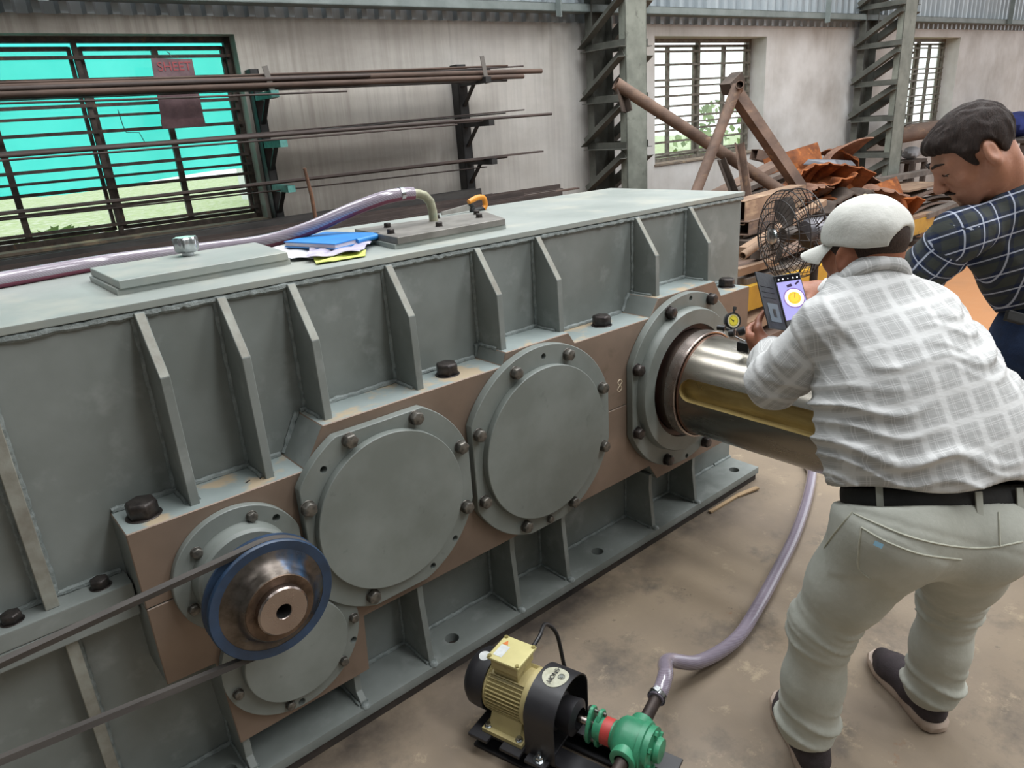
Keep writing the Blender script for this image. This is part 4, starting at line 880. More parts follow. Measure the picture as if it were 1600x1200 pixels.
# chalk mark on the machined face, felt-pen marks on the worn ledge
CHALK = mat('pale_chalk', '#d8c9b0', rough=.9)
MB().tube(bez([(1.855, P-.0005, .745), (1.842, P-.0005, .757), (1.852, P-.0005, .767), (1.866, P-.0005, .757), (1.850, P-.0005, .742), (1.840, P-.0005, .730), (1.852, P-.0005, .722), (1.864, P-.0005, .733), (1.855, P-.0005, .745)], 5), .0012, n=5).build('chalk_mark', CHALK, gb)
for q in ([(.50, 1.66, .8586), (.513, 1.668, .8586)], [(.535, 1.655, .8586), (.545, 1.667, .8586), (.552, 1.66, .8586), (.56, 1.672, .8586)]):
    MB().tube(q, .0018, n=5).build('pen_mark', BLKP, gb)
# ------------------------------------------------------------------ scrap heap between gearbox and wall
SCR = [mat('scrap_brown', '#7d6658', '#5b4a41', rough=.8, scale=8, stretch=(.3, 1, 1), bs=.15, third=('#94785f', 13, .58, .75)),
       mat('scrap_dark', '#55483f', '#3d342e', rough=.8, scale=8, bs=.15),
       mat('scrap_tan', '#9a7f68', '#7f6654', rough=.75, scale=7, stretch=(.3, 1, 1), bs=.1, third=('#b59a7e', 11, .55, .7)),
       mat('scrap_grey', '#7b7068', '#5f564f', rough=.7, scale=9, bs=.1)]
RUSTO = mat('bright_orange_rust', '#97572c', '#673b22', rough=.85, scale=7, bs=.25, third=('#b56d36', 12, .55, .72))
RUSTP = mat('pinkish_rust', '#94705c', '#6f5143', rough=.85, scale=7, bs=.25)
YEL = mat('yellow_machine_paint', '#c79a2b', '#b58a22', rough=.5, scale=6, third=('#7a5f2b', 10, .6, .75))
def sec(kind, a, b, w, h, m_, name, label, cat, up=(0,0,1), grp=None):
    a = Vector(a); b = Vector(b); mb = MB(); d = (b-a).normalized(); sd = d.cross(Vector(up)).normalized(); u = sd.cross(d)
    if kind == 'beam': mb.beam(a, b, w, h, up=up)
    elif kind == 'pipe': mb.pipe(a, b, w/2, w/2-h)
    elif kind == 'box':   # hollow square tube
        for o, ww, hh in ((u*(h/2-.003), w, .006), (u*-(h/2-.003), w, .006), (sd*(w/2-.003), .006, h), (sd*-(w/2-.003), .006, h)): mb.beam(a+o, b+o, ww, hh, up=up)
    elif kind == 'chan':
        mb.beam(a, b, w, .010, up=up)
        for s in (-1, 1): mb.beam(a+sd*(s*w/2)-u*(h/2), b+sd*(s*w/2)-u*(h/2), .010, h, up=up)
    return tag(mb.build(name, m_), label, cat, grp)
# A-frame of a tube and a channel, with a foot plate
af = thing('a_frame', 'rusty steel A-frame of round tube and channel rising above the scrap', 'frame', (5.1, 3.2, 0))
ap = onw(1152, 128, 1.6)
MB().pipe(ap+V(0,0,-.03), onw(1070, 345, 1.6), .040, .034, n=20).build('tube_leg', SCR[0], af)
MB().pipe(onw(1155, 140, 1.52)+V(0,0,0), onw(1156, 132, 1.66), .03, .024).build('cross_pin', SCR[0], af)
mb = MB(); a_ = onw(1150, 138, 1.52); b_ = onw(1268, 312, 1.5); mb.beam(a_, b_, .012, .125, up=(.6,.2,.75)); d_ = (b_-a_).normalized(); sd = d_.cross(Vector((.6,.2,.75))).normalized(); u_ = sd.cross(d_)
for s in (-1, 1): mb.beam(a_+u_*(.058*s)+sd*-.03, b_+u_*(.058*s)+sd*-.03, .06, .010, up=(.6,.2,.75))
mb.build('channel_leg', SCR[0], af)
mb = MB(); mb.beam(onw(1135, 140, 1.5), onw(1154, 121, 1.5), .09, .10, up=NW); mb.build('apex_plate', SCR[1], af)
lp = thing('long_pipe_prop', 'long slanting rusty pipe with welded plate brackets behind the lattice column', 'pipe', (5.1, 3.7, 0))
pa, pb = onw(962, 130, .85), onw(1229, 304, 1.55)
MB().pipe(pa, pb, .048, .042, n=20).build('pipe', SCR[0], lp)
def bent(p0, p1, w, nm, m_=SCR[0]):
    mb = MB(); mb.beam(p0, p1, w, .012, up=NW*-1+V(.5,0,0)); mb.beam(p0+DW*(w*.5), p1+DW*(w*.5), .012, .08, up=NW); mb.build(nm, m_, lp)
bent(onw(1150, 226, 1.4), onw(1165, 330, 1.6), .10, 'plate_bracket')
bent(onw(1125, 188, 1.36)+V(0,0,-.3), onw(1150, 300, 1.5)+V(0,0,-.1), .08, 'plate_bracket', SCR[1])
bent(onw(966, 132, .85), onw(975, 175, .9), .10, 'plate_bracket', SCR[1])
# bars, tubes and boards: (kind, px a, off a, px b, off b, w, h, material, name, category, label)
L = [
 ('box', (1178, 241), .55, (1262, 262), .7, .10, .10, 0, 'square_tube', 'tube', 'open-ended square steel tube lying high against the wall'),
 ('beam', (1085, 322), 1.2, (1215, 256), .9, .16, .05, 0, 'steel_plank', 'plank', 'brown steel plank sloping up behind the A-frame tube'),
 ('chan', (1075, 330), 1.5, (1235, 285), 1.1, .12, .06, 1, 'steel_channel', 'channel', 'dark channel low in the heap left of the orange rusty plates'),
 ('beam', (1100, 320), 1.4, (1232, 268), 1.0, .10, .04, 3, 'steel_plank', 'plank', 'grey-brown flat plank under the sloping square tube'),
 ('beam', (1120, 335), 1.6, (1245, 297), 1.2, .12, .05, 0, 'steel_plank', 'plank', 'brown plank running under the slanting pipe'),
 ('chan', (1130, 322), 1.75, (1255, 288), 1.4, .10, .06, 2, 'steel_channel', 'channel', 'tan channel just behind the lower end of the slanting pipe'),
 ('box', (1150, 333), 1.9, (1245, 305), 1.65, .14, .17, 2, 'box_beam', 'beam', 'thick reddish-tan box beam beside the top corner of the gearbox'),
 ('box', (1158, 357), 1.95, (1240, 335), 1.75, .12, .10, 0, 'box_beam', 'beam', 'brown box beam directly under the thick tan one'),
 ('beam', (1160, 382), 2.0, (1250, 352), 1.9, .10, .05, 1, 'steel_plank', 'plank', 'dark plank behind the left side of the fan'),
 ('beam', (1162, 392), 2.15, (1285, 316), 1.85, .07, .05, 2, 'square_bar', 'bar', 'pale tan square bar slanting up right behind the fan'),
 ('pipe', (1160, 400), 2.3, (1212, 362), 2.25, .055, .005, 2, 'steel_pipe', 'pipe', 'short tan pipe pointing at the fan from the gearbox corner'),
 ('beam', (1180, 398), 2.25, (1222, 378), 2.2, .07, .06, 3, 'square_bar', 'bar', 'short mottled bar with a chipped end left of the fan'),
 ('beam', (1140, 420), 2.2, (1330, 350), 2.0, .22, .03, 0, 'steel_plate', 'plate', 'wide brown plate lying flat behind the fan'),
 ('beam', (1150, 426), 2.35, (1212, 408), 2.3, .05, .05, 2, 'square_bar', 'bar', 'small tan bar lying just above the yellow beam'),
 ('beam', (1150, 440), 2.3, (1340, 385), 2.1, .16, .05, 3, 'steel_plank', 'plank', 'grey-brown plank resting on the yellow beam behind the fan'),
 ('beam', (1130, 510), 2.35, (1350, 418), 2.2, .30, .07, 2, 'steel_plank', 'plank', 'broad tan beam under the yellow one, behind the phone'),
 ('beam', (1130, 540), 2.38, (1330, 455), 2.25, .34, .06, 0, 'steel_plank', 'plank', 'lowest brown beam of the stack behind the phone'),
 ('beam', (1375, 282), .9, (1450, 268), .8, .12, .06, 3, 'steel_plank', 'plank', 'grey-brown beam right under the fat brown pipe'),
 ('beam', (1380, 298), 1.1, (1442, 285), 1.0, .55, .02, 2, 'steel_plate', 'plate', 'flat tan sheet on top of the dark sheet pile'),
 ('beam', (1395, 342), 1.5, (1462, 322), 1.4, .35, .03, 2, 'steel_plate', 'plate', 'tan plate lying above the right yellow beam'),
 ('beam', (1440, 338), 1.6, (1490, 318), 1.5, .14, .05, 3, 'steel_plank', 'plank', 'grey-brown bar end beside the man in the dark shirt'),
 ('beam', (1400, 405), 1.75, (1480, 372), 1.6, .35, .07, 2, 'timber_beam', 'beam', 'broad tan beam right of the white cap'),
 ('beam', (1405, 428), 1.8, (1480, 394), 1.7, .30, .07, 0, 'timber_beam', 'beam', 'lower brown beam right of the white cap'),
 ('beam', (1262, 330), 1.6, (1312, 300), 1.4, .10, .06, 1, 'steel_plank', 'plank', 'dark bent plate under the orange rusty plates'),
 ('beam', (1230, 372), 1.75, (1340, 322), 1.5, .20, .10, 1, 'steel_plank', 'plank', 'dark brown sheet box between the fan and the white cap'),
]
for kind, pa_, oa, pb_, ob, w, h_, mi, nm, cat, lab in L:
    sec(kind, onw(*pa_, oa), onw(*pb_, ob), w, h_, SCR[mi], nm, lab, cat)
def yb(pa_, oa, pb_, ob, h_, lab):
    a = onw(*pa_, oa); b = onw(*pb_, ob); mb = MB(); mb.beam(a, b, .012, h_, up=UW)
    for s in (-1, 1): mb.beam(a+UW*(s*h_/2)+NW*.04, b+UW*(s*h_/2)+NW*.04, .09, .010, up=UW)
    tag(mb.build('yellow_beam', [YEL]), lab, 'beam')
yb((1140, 477), 2.45, (1300, 425), 2.3, .15, 'worn yellow painted beam behind the fan and the phone')
yb((1395, 366), 1.72, (1458, 347), 1.62, .15, 'short yellow painted beam between the white cap and the dark shirt')
# rusted ribbed liner plates
def liner(c, ax, ay, az, L_, Wd, curv, ridges, m_, label):
    """curved cast plate: ax along, ay across, az up; raised ridges across its back"""
    ax = Vector(ax).normalized(); ay = Vector(ay); ay = ay-NW*(2*ay.dot(NW)) if ay.dot(NW) < 0 and ay.z > .3 and (len(label) % 3) else ay; c = Vector(c)-DW*.13; ay = (Vector(ay)-ax*ax.dot(Vector(ay))).normalized(); az = ax.cross(ay); az = az if az.dot(Vector(FWD)-Vector((0,0,1))*.8) < 0 else -az; nu, nv = 60, 12; top = []
    for i in range(nu+1):
        for j in range(nv+1):
            u = i/nu-.5; v = j/nv-.5
            ridge = .075*max(0, math.cos((u*ridges*1.35)*2*PI))**2.5*(1-(2*v)**2*.7) if ridges else 0
            z = -curv*(4*u*u)*L_ - .55*curv*(4*v*v)*Wd + ridge + .01*math.sin(u*9+v*7)
            top.append(Vector(c)+ax*(u*L_)+ay*(v*Wd)+az*z)
    k = len(top); A = top+[p-az*.016 for p in top]; n1 = nv+1
    F = [(i*n1+j, (i+1)*n1+j, (i+1)*n1+j+1, i*n1+j+1) for i in range(nu) for j in range(nv)]; F += [tuple(k+q for q in f[::-1]) for f in F]
    rim = [j for j in range(nv)] + [i*n1+nv for i in range(nu)] + [nu*n1+nv-j for j in range(nv)] + [(nu-i)*n1 for i in range(nu)]
    F += [(rim[i], rim[(i+1) % len(rim)], k+rim[(i+1) % len(rim)], k+rim[i]) for i in range(len(rim))]
    return tag(MB().add(A, F, 0, True).build('ribbed_plate', m_), label, 'plate', 'rusty ribbed plates on the scrap heap')
X_, Z_ = DW, Vector((0,0,1)); Y_ = -NW
liner(onw(1297, 245, .9), X_*.9+Z_*.35, Y_+Z_*.9, Z_, .95, .42, .16, 0, RUSTP, 'long pinkish rust plate forming the crest of the orange heap')
liner(onw(1262, 262, 1.0), X_*.7+Z_*.2+Y_*.5, Y_*.6-X_*.6+Z_*.7, Z_, .55, .4, .2, 0, RUSTO, 'orange plate peeping out at the left under the crest plate')
liner(onw(1338, 250, .9), X_*.4-Z_*.6+Y_*.3, Y_+Z_*.4, Z_, .55, .34, .22, 2, RUSTO, 'orange knobbly plate at the top right of the heap')
liner(onw(1281, 280, 1.25), X_+Z_*-.05+Y_*.4, Y_+Z_*1.0, Z_, .85, .55, .18, 4, RUSTO, 'broad orange plate with four curved ridges facing the fan')
liner(onw(1312, 288, 1.4), X_+Z_*.08, Y_+Z_*.5, Z_, .75, .32, .12, 3, RUSTO, 'bright orange ridged plate in front of the grey cap-shaped sheet')
liner(onw(1352, 286, 1.2), X_*.8-Z_*.3+Y_*.4, Y_+Z_*.7, Z_, .62, .36, .2, 2, RUSTP, 'pinkish ridged plate left of the second lattice column')
liner(onw(1362, 300, 1.45), X_+Z_*-.1+Y_*.2, Y_+Z_*.4, Z_, .80, .36, .12, 3, RUSTP, 'pale pink-brown ridged plate above the white cap')
liner(onw(1322, 304, 1.6), X_+Z_*.06, Y_+Z_*.25, Z_, .80, .3, .1, 2, SCR[1], 'dark ridged plate lowest at the front of the heap')
liner(onw(1383, 312, 1.5), X_*.5+Z_*.3+Y_*.6, Y_+Z_*1.2-X_*.4, Z_, .5, .34, .22, 1, RUSTO, 'orange rusty plate standing behind the top of the white cap')
liner(onw(1412, 338, 1.6), X_*.6-Z_*.4, Y_+Z_*.8, Z_, .42, .26, .2, 2, RUSTP, 'small brown ridged casting right of the white cap')
liner(onw(1300, 316, 1.5), X_+Z_*.3, Y_+Z_*.3, Z_, .9, .4, .1, 0, SCR[1], 'smooth dark plate under the orange ridged plates')
liner(onw(1245, 292, 1.1), X_*.8+Z_*.1+Y_*.5, Y_+Z_*.6, Z_, .6, .4, .15, 2, SCR[0], 'brown plate behind the channel leg of the A-frame')
rl = random.Random(11)
for i, (u, v, of, ll) in enumerate([(1230, 305, 1.3, 'left foot of the heap beside the channel leg'), (1266, 300, 1.45, 'left front, below the broad ridged plate'), (1296, 296, 1.5, 'front centre, under the bright ridged plate'), (1330, 300, 1.35, 'centre, between the two pinkish plates'), (1345, 272, 1.05, 'upper right shoulder of the heap'), (1318, 262, 1.0, 'top, just right of the grey bent sheet'), (1275, 268, 1.1, 'upper left, against the crest plate'), (1372, 326, 1.6, 'right front, just above the white cap'), (1335, 318, 1.65, 'low front, left above the white cap'), (1400, 318, 1.5, 'right end, beside the dark sheet pile')]):
    liner(onw(u, v, of), X_*rl.uniform(.7, 1)+Z_*rl.uniform(-.35, .35)+Y_*rl.uniform(-.2, .4), Y_+Z_*rl.uniform(.4, 1.1), Z_, rl.uniform(.45, .65), rl.uniform(.26, .36), rl.uniform(.1, .2), rl.choice((2, 3, 3)), [RUSTO, RUSTP, RUSTO][i % 3], 'small rusty ribbed plate at the '+ll)
mb = MB(); c = onw(1300, 262, 1.35)
pr = [[c + X_*(x*(1-.12*k)) + Y_*(y*(1-.3*k)) + Z_*(.02+.05*k-.10*x) for x, y in ((-.34, -.10), (.10, -.16), (.24, -.02), (.18, .14), (-.16, .15))] for k in (0, 1)]
mb.add(pr[0]+pr[1], [(0,1,6,5),(1,2,7,6),(2,3,8,7),(3,4,9,8),(4,0,5,9),(5,6,7,8,9),(4,3,2,1,0)])
tag(mb.build('bent_sheet', mat('blue_grey_sheet', '#6e6f74', '#56575d', rough=.5, metal=.3, scale=8), bevel=.01), 'grey bent sheet lying on the orange rusty plates', 'sheet')
# dark sheet pile on the right
for i, lab in enumerate(['top dark sheet of the pile behind the bending man', 'second dark sheet of the pile behind the bending man', 'third dark sheet of the pile behind the bending man', 'lower dark sheet of the pile, half hidden', 'lowest dark sheet of the pile on the right']):
    z = -.012*i
    a = onw(1396, 304+i*9, 1.25+.04*i); b = onw(1500, 290+i*10, 1.05+.04*i)
    liner((a+b)/2, (b-a), Y_+Z_*.15, Z_, (b-a).length, .5, .03, 0, SCR[1] if i % 2 else SCR[0], lab)['group'] = 'dark curved sheets on the right'
# support under the heap: rough sleepers on the floor
for i, (x, y, lab) in enumerate([(4.3, 3.1, 'near the gearbox'), (5.6, 3.3, 'under the slanting pipe'), (6.9, 3.4, 'under the orange plates'), (8.2, 3.35, 'behind the white cap')]):
    mb = MB(); mb.beam((x, y-.45, .14), (x, y+1.0, .14), .25, .28); mb.beam((x+.1, y-.3, .36), (x+.1, y+.9, .36), .3, .16); tag(mb.build('sleeper', SCR[1]), 'dark sleeper on the floor carrying scrap, ' + lab, 'sleeper', 'sleepers under the scrap')
for i in range(16):
    x = 3.9+i*.32; y = 3.15+random.uniform(-.15, .25); z = .5+random.uniform(0, .12)
    if x > 8.6: break
    sec('beam', (x-.9, y+.1, z), (x+.9, y+.25+random.uniform(-.1, .3), z+random.uniform(-.05, .08)), random.uniform(.08, .2), .05, SCR[i % 4], 'scrap_plank', 'brown scrap plank buried in the middle of the heap', 'plank', grp='buried planks of the heap')
# bits at the far right wall
BAG = mat('grey_sack', '#b9bcc1', '#a3a6ac', rough=.9, scale=9)
def sack(c, r, m_, lab, cat='sack'):
    mb = MB(); rr = random.Random(int(c[0]*100)); pr = []
    for j in range(9):
        a = PI*j/8
        for i in range(16):
            b = 2*PI*i/16; q = 1+.18*math.sin(3*b+j)+rr.uniform(-.05, .05); pr.append(Vector(c)+Vector((r*math.sin(a)*math.cos(b)*q, r*math.sin(a)*math.sin(b)*q, r*.9*(1-math.cos(a))*.8)))
    mb.add(pr, [(j*16+i, j*16+(i+1) % 16, (j+1)*16+(i+1) % 16, (j+1)*16+i) for j in range(8) for i in range(16)], 0, True)
    return tag(mb.build('sack', m_), lab, cat)
def stand(p, w, m_, lab):
    mb = MB(); z = p.z; 
    mb.box((p.x-w, p.y-w*.6, z-.04), (p.x+w, p.y+w*.6, z))
    for sx in (-1, 1):
        for sy in (-1, 1): mb.box((p.x+sx*w*.9-.03, p.y+sy*w*.5-.03, 0), (p.x+sx*w*.9+.03, p.y+sy*w*.5+.03, z-.04))
    return tag(mb.build('bench', m_), lab, 'bench')
sec('pipe', wp(9.50, -.54, .34), wp(11.2, -.52, .34), .22, .012, SCR[0], 'steel_pipe', 'fat brown pipe lying right of the second lattice column', 'pipe')
p = onw(1404, 250, .10)+V(.10, -.12, 0); stand(p, .22, SCR[1], 'dark bench at the wall under the grey sack'); sack(p, .12, BAG, 'small pale grey sack on a bench below the far right window')
p = onw(1578, 216, .6); stand(p, .7, SCR[1], 'dark bench at the far right wall behind the man'); sack(p+V(.25, 0, 0), .26, mat('blue_cloth', '#3b478f', '#2c3670', rough=.8, scale=6), 'bright blue cloth bundle at the far right edge', 'bundle')
mb = MB(); q = onw(1560, 198, .5); mb.box((q.x-.10, q.y-.10, q.z-.2), (q.x+.10, q.y+.1, q.z+.06)); mb.box((q.x-.12, q.y-.12, q.z+.03), (q.x+.12, q.y+.12, q.z+.07)); tag(mb.build('rusty_can', RUSTP, bevel=.01), 'small red-brown box behind the standing man at the wall', 'box')
# ------------------------------------------------------------------ cage fan
fc = onw(1236, 366, 2.6); fx = Vector(RGT)*-.965 + Vector(FWD)*-.26; fx.z = -.02; fx.normalize()
fan = thing('cage_fan', 'black industrial cage fan facing left behind the man in the white cap', 'fan', (fc.x, fc.y, 0))
FBK = mat('dusty_black_wire', '#3b3634', '#292524', rough=.5, metal=.3, scale=20); FBD = mat('dusty_fan_blade', '#5d5550', '#463f3b', rough=.5, metal=.4, scale=12)
f1 = Vector((0,0,1)); f1 = (f1-fx*f1.dot(fx)).normalized(); f2 = fx.cross(f1); FR = .275
def ring(r, t, wr, nm): MB().tube([fc+fx*t+(f1*math.cos(a)+f2*math.sin(a))*r for a in np.linspace(0, 2*PI, 48, endpoint=False)], wr, n=6, closed=True).build(nm, FBK, fan)
for r, t in ((FR, .055), (FR, -.055), (FR*.8, .095), (FR*.55, .118), (FR*.3, .128)): ring(r, t, .0035, 'guard_ring')
for r, t in ((FR*.75, -.10), (FR*.4, -.12)): ring(r, t, .003, 'guard_ring')
wire_me = {}
for k in range(36):
    a = 2*PI*k/36; e = f1*math.cos(a)+f2*math.sin(a)
    MB().tube([fc+fx*.13+e*.05, fc+fx*.118+e*FR*.55, fc+fx*.095+e*FR*.8, fc+fx*.055+e*FR, fc-fx*.055+e*FR, fc-fx*.10+e*FR*.75, fc-fx*.12+e*FR*.4, fc-fx*.125+e*.07], .0024 if k % 6 else .0045, n=5).build('guard_wire', FBK, fan)
MB().lathe([(0, .150), (.03, .149), (.048, .142), (.052, .13), (.05, .126)], fc, fx, n=28).build('hub_cap', GALV, fan)
for k in range(3):
    a0 = 2*PI*k/3+.4; mb = MB(); pts = []
    for i in range(9):
        r = .04+(.235-.04)*i/8; w = .5*math.sin(PI*(.15+.75*i/8))
        for j in (-1, 0, 1):
            a = a0+j*w*.9; pts.append(fc+(f1*math.cos(a)+f2*math.sin(a))*r+fx*(.01+.035*j*(.6+.4*i/8)))
    T = [p+fx*.002 for p in pts]; k2 = len(pts)
    F = [(i*3+j, i*3+j+1, (i+1)*3+j+1, (i+1)*3+j) for i in range(8) for j in range(2)]; mb.add(pts+T, F+[tuple(k2+q for q in f[::-1]) for f in F], 0, True); mb.build('blade', FBD, fan, fixn=False)
MB().lathe([(0, .06), (.045, .06), (.05, .05), (.05, -.02), (.0, -.02)], fc, fx, n=24).build('blade_hub', FBD, fan)
mt = MB().lathe([(0, -.10), (.07, -.10), (.085, -.12), (.085, -.26), (.07, -.29), (0, -.30)], fc, fx, n=28).build('motor', mat('grey_fan_motor', '#77757a', '#5a585c', rough=.4, metal=.5, scale=14), fan)
pb_ = fc-fx*.19+V(0,0,-.02)
MB().cyl(V(pb_.x, pb_.y, .03), V(pb_.x, pb_.y, pb_.z-.06), .028, .024, n=18).build('pole', FBK, fan)
for s in (-1, 1): MB().tube(bez([pb_+f2*(s*.09)-fx*.0, pb_+f2*(s*.10)+V(0,0,-.07), pb_+f2*(s*.04)+V(0,0,-.15), pb_+V(0,0,-.19)], 5), .010, n=8).build('yoke', FBK, fan)
MB().lathe([(0, .055), (.03, .05), (.05, .035), (.20, .018), (.21, 0), (0, 0)], V(pb_.x, pb_.y, 0), (0,0,1), n=32).build('base', FBK, fan)
# ------------------------------------------------------------------ people: implicit surfaces meshed with surface nets
rV, uV, fV = np.array(RGT), np.array(UPV), np.array(FWD)
def atn(u, v, d): return np.array(at(u, v, d))
class Field:
    def __init__(s, pts, pad, h):
        pts = np.array(pts); s.lo = pts.min(0)-pad; s.h = h; s.n = np.ceil((pts.max(0)+pad-s.lo)/h).astype(int)+1
        s.d = np.full(s.n, .08, dtype=np.float32); s.ax = [s.lo[i]+h*np.arange(s.n[i]) for i in range(3)]
    def sl(s, lo, hi):
        a = np.maximum(np.floor((lo-s.lo)/s.h).astype(int), 0); b = np.minimum(np.ceil((hi-s.lo)/s.h).astype(int)+1, s.n)
        if np.any(b <= a): return None, None
        S = tuple(slice(a[i], b[i]) for i in range(3))
        G = np.stack(np.meshgrid(*[s.ax[i][S[i]] for i in range(3)], indexing='ij'), -1).astype(np.float32); return S, G
    def op(s, fn, lo, hi, k, mode='u'):
        S, G = s.sl(np.array(lo)-k-.085, np.array(hi)+k+.085)
        if S is None: return s
        b = fn(G); a = s.d[S]
        if mode == 'u':
            hh = np.maximum(k-np.abs(a-b), 0)/k if k > 0 else 0; s.d[S] = np.minimum(a, b)-hh*hh*k*.25
        elif mode == 's':
            b = -b; hh = np.maximum(k-np.abs(a-b), 0)/k if k > 0 else 0; s.d[S] = np.maximum(a, b)+hh*hh*k*.25
        return s
    def cone(s, a, b, ra, rb, k=.03, mode='u'):
        a = np.array(a, float); b = np.array(b, float); ab = b-a; L2 = ab@ab+1e-12
        def fn(G):
            q = G-a; t = np.clip(q@ab/L2, 0, 1); return np.linalg.norm(q-t[..., None]*ab, axis=-1)-(ra+(rb-ra)*t)
        m = max(ra, rb); return s.op(fn, np.minimum(a, b)-m, np.maximum(a, b)+m, k, mode)
    def chain(s, P_, R_, k=.03):
        for i in range(len(P_)-1): s.cone(P_[i], P_[i+1], R_[i], R_[i+1], k)
        return s
    def ell(s, c, axes, r, k=.02, mode='u'):
        c = np.array(c, float); A = np.array(axes, float); r = np.array(r, float)
        def fn(G):
            q = (G-c)@A.T; e = q/r; l = np.linalg.norm(e, axis=-1); g = np.linalg.norm(q/(r*r), axis=-1)+1e-9; return l*(l-1)/g
        m = r.max(); return s.op(fn, c-m, c+m, k, mode)
    def half(s, n, c, k=0.0):
        """keep the side where p.n <= c"""
        G = np.stack(np.meshgrid(*s.ax, indexing='ij'), -1); b = (G@np.array(n, float)-c).astype(np.float32); a = s.d
        hh = np.maximum(k-np.abs(a-b), 0)/k if k > 0 else 0; s.d = np.maximum(a, b)+hh*hh*k*.25; return s
    def disp(s, fn):
        G = np.stack(np.meshgrid(*s.ax, indexing='ij'), -1); m = np.abs(s.d) < .04; s.d[m] += fn(G[m]).astype(np.float32); return s
    def mesh(s):
        d = s.d; ins = d < 0; nx, ny, nz = d.shape
        c = [ins[i:nx-1+i, j:ny-1+j, k:nz-1+k] for i in (0, 1) for j in (0, 1) for k in (0, 1)]
        cnt = sum(x.astype(np.int8) for x in c); act = (cnt > 0) & (cnt < 8); I = np.argwhere(act)
        acc = np.zeros((len(I), 3)); num = np.zeros(len(I)); off = [(i, j, k) for i in (0, 1) for j in (0, 1) for k in (0, 1)]
        for p in range(8):
            for q in range(p+1, 8):
                o1, o2 = np.array(off[p]), np.array(off[q])
                if np.abs(o1-o2).sum() != 1: continue
                a = d[tuple((I+o1).T)]; b = d[tuple((I+o2).T)]; cr = (a < 0) != (b < 0)
                t = np.where(cr, a/np.where(cr, a-b, 1), 0); acc += np.where(cr[:, None], o1+(o2-o1)*t[:, None], 0); num += cr
        V_ = s.lo+(I+acc/num[:, None])*s.h; idx = -np.ones(act.shape, int); idx[act] = np.arange(len(I)); F = []
        for ax in range(3):
            o = [1, 1, 1]; o[ax] = 0
            a = ins[tuple(slice(o[i], d.shape[i]-1) for i in range(3))]
            sl2 = [slice(o[i], d.shape[i]-1) for i in range(3)]; sl2[ax] = slice(1, d.shape[ax]); b = ins[tuple(sl2)]
            J = np.argwhere(a != b)
            if not len(J): continue
            fl = a[tuple(J.T)]; J = J+np.array(o); e1, e2 = [e for e in range(3) if e != ax]
            if ax == 1: e1, e2 = e2, e1
            def id_(d1, d2):
                K = J.copy(); K[:, e1] -= d1; K[:, e2] -= d2; return idx[tuple(K.T)]
            Q = np.stack([id_(1, 1), id_(0, 1), id_(0, 0), id_(1, 0)], 1); Q[~fl] = Q[~fl][:, ::-1]; F.append(Q)
        F = np.concatenate(F); lab = np.arange(len(V_))
        E_ = np.concatenate([F[:, [0, 1]], F[:, [1, 2]], F[:, [2, 3]]])
        while True:   # keep the largest connected piece
            m_ = np.minimum(lab[E_[:, 0]], lab[E_[:, 1]]); l2_ = lab.copy(); np.minimum.at(l2_, E_[:, 0], m_); np.minimum.at(l2_, E_[:, 1], m_); l2_ = l2_[l2_]; l2_ = l2_[l2_]
            if np.array_equal(l2_, lab): break
            lab = l2_
        ids, cn = np.unique(lab, return_counts=True); keep = lab == ids[cn.argmax()]
        if not keep.all():
            F = F[keep[F[:, 0]]]; new = np.cumsum(keep)-1; V_ = V_[keep]; F = new[F]
        return V_, F
    def obj(s, name, m, parent, smooth=1, attr=None):
        V_, F = s.mesh()
        if smooth:   # relax
            for _ in range(smooth):
                acc = np.zeros_like(V_); n = np.zeros(len(V_))
                for a, b in ((0, 1), (1, 2), (2, 3), (3, 0)):
                    np.add.at(acc, F[:, a], V_[F[:, b]]); np.add.at(n, F[:, a], 1); np.add.at(acc, F[:, b], V_[F[:, a]]); np.add.at(n, F[:, b], 1)
                V_ = V_*.5+acc/np.maximum(n, 1)[:, None]*.5
        me = bpy.data.meshes.new(name); off = np.array(parent_origin(parent)); me.from_pydata((V_-off).tolist(), [], F.tolist())
        me.materials.append(m); me.polygons.foreach_set('use_smooth', [True]*len(me.polygons))
        if attr is not None:
            at_ = me.attributes.new('plaid', 'FLOAT_VECTOR', 'POINT'); at_.data.foreach_set('vector', attr(V_).astype(np.float32).ravel())
        o = bpy.data.objects.new(name, me); COL.objects.link(o); o.parent = parent; return o
def skin_mat(name, c1, c2, c3):
    m = mat(name, c1, c2, rough=.5, scale=14, bs=.12, bscale=160, third=(c3, 26, .6, .78)); b = m.node_tree.nodes['Principled BSDF']
    b.inputs['Subsurface Weight'].default_value = .12; b.inputs['Subsurface Radius'].default_value = (.012, .005, .003); b.inputs['Subsurface Scale'].default_value = .5; return m
SKIN1 = skin_mat('sunburnt_skin', '#9c6449', '#8a5640', '#aa7356'); SKIN2 = skin_mat('brown_skin', '#b07d64', '#9c6b54', '#bb8a70')
def hair_mat(name, c1, c2, st=(60, 60, 10)):
    m, nt, b = nodes(name); b.inputs['Roughness'].default_value = .6; b.inputs['Specular IOR Level'].default_value = .2
    h_ = noise(nt, 3.5, stretch=st, detail=6, rough=.7); nt.links.new(ramp(nt, h_, [(.3, hexc(c1)), (.72, hexc(c2))]), b.inputs['Base Color']); bump(nt, b, h_, .7, .006); return m
HAIR2 = hair_mat('dark_brown_hair', '#1c1513', '#3a2d28'); HAIR1 = hair_mat('short_dark_hair', '#2a211d', '#4a3a31', (90, 90, 30))
EYEW = mat('eye_white', '#d8d0c8', rough=.25); EYED = mat('dark_iris', '#1d1310', rough=.2)
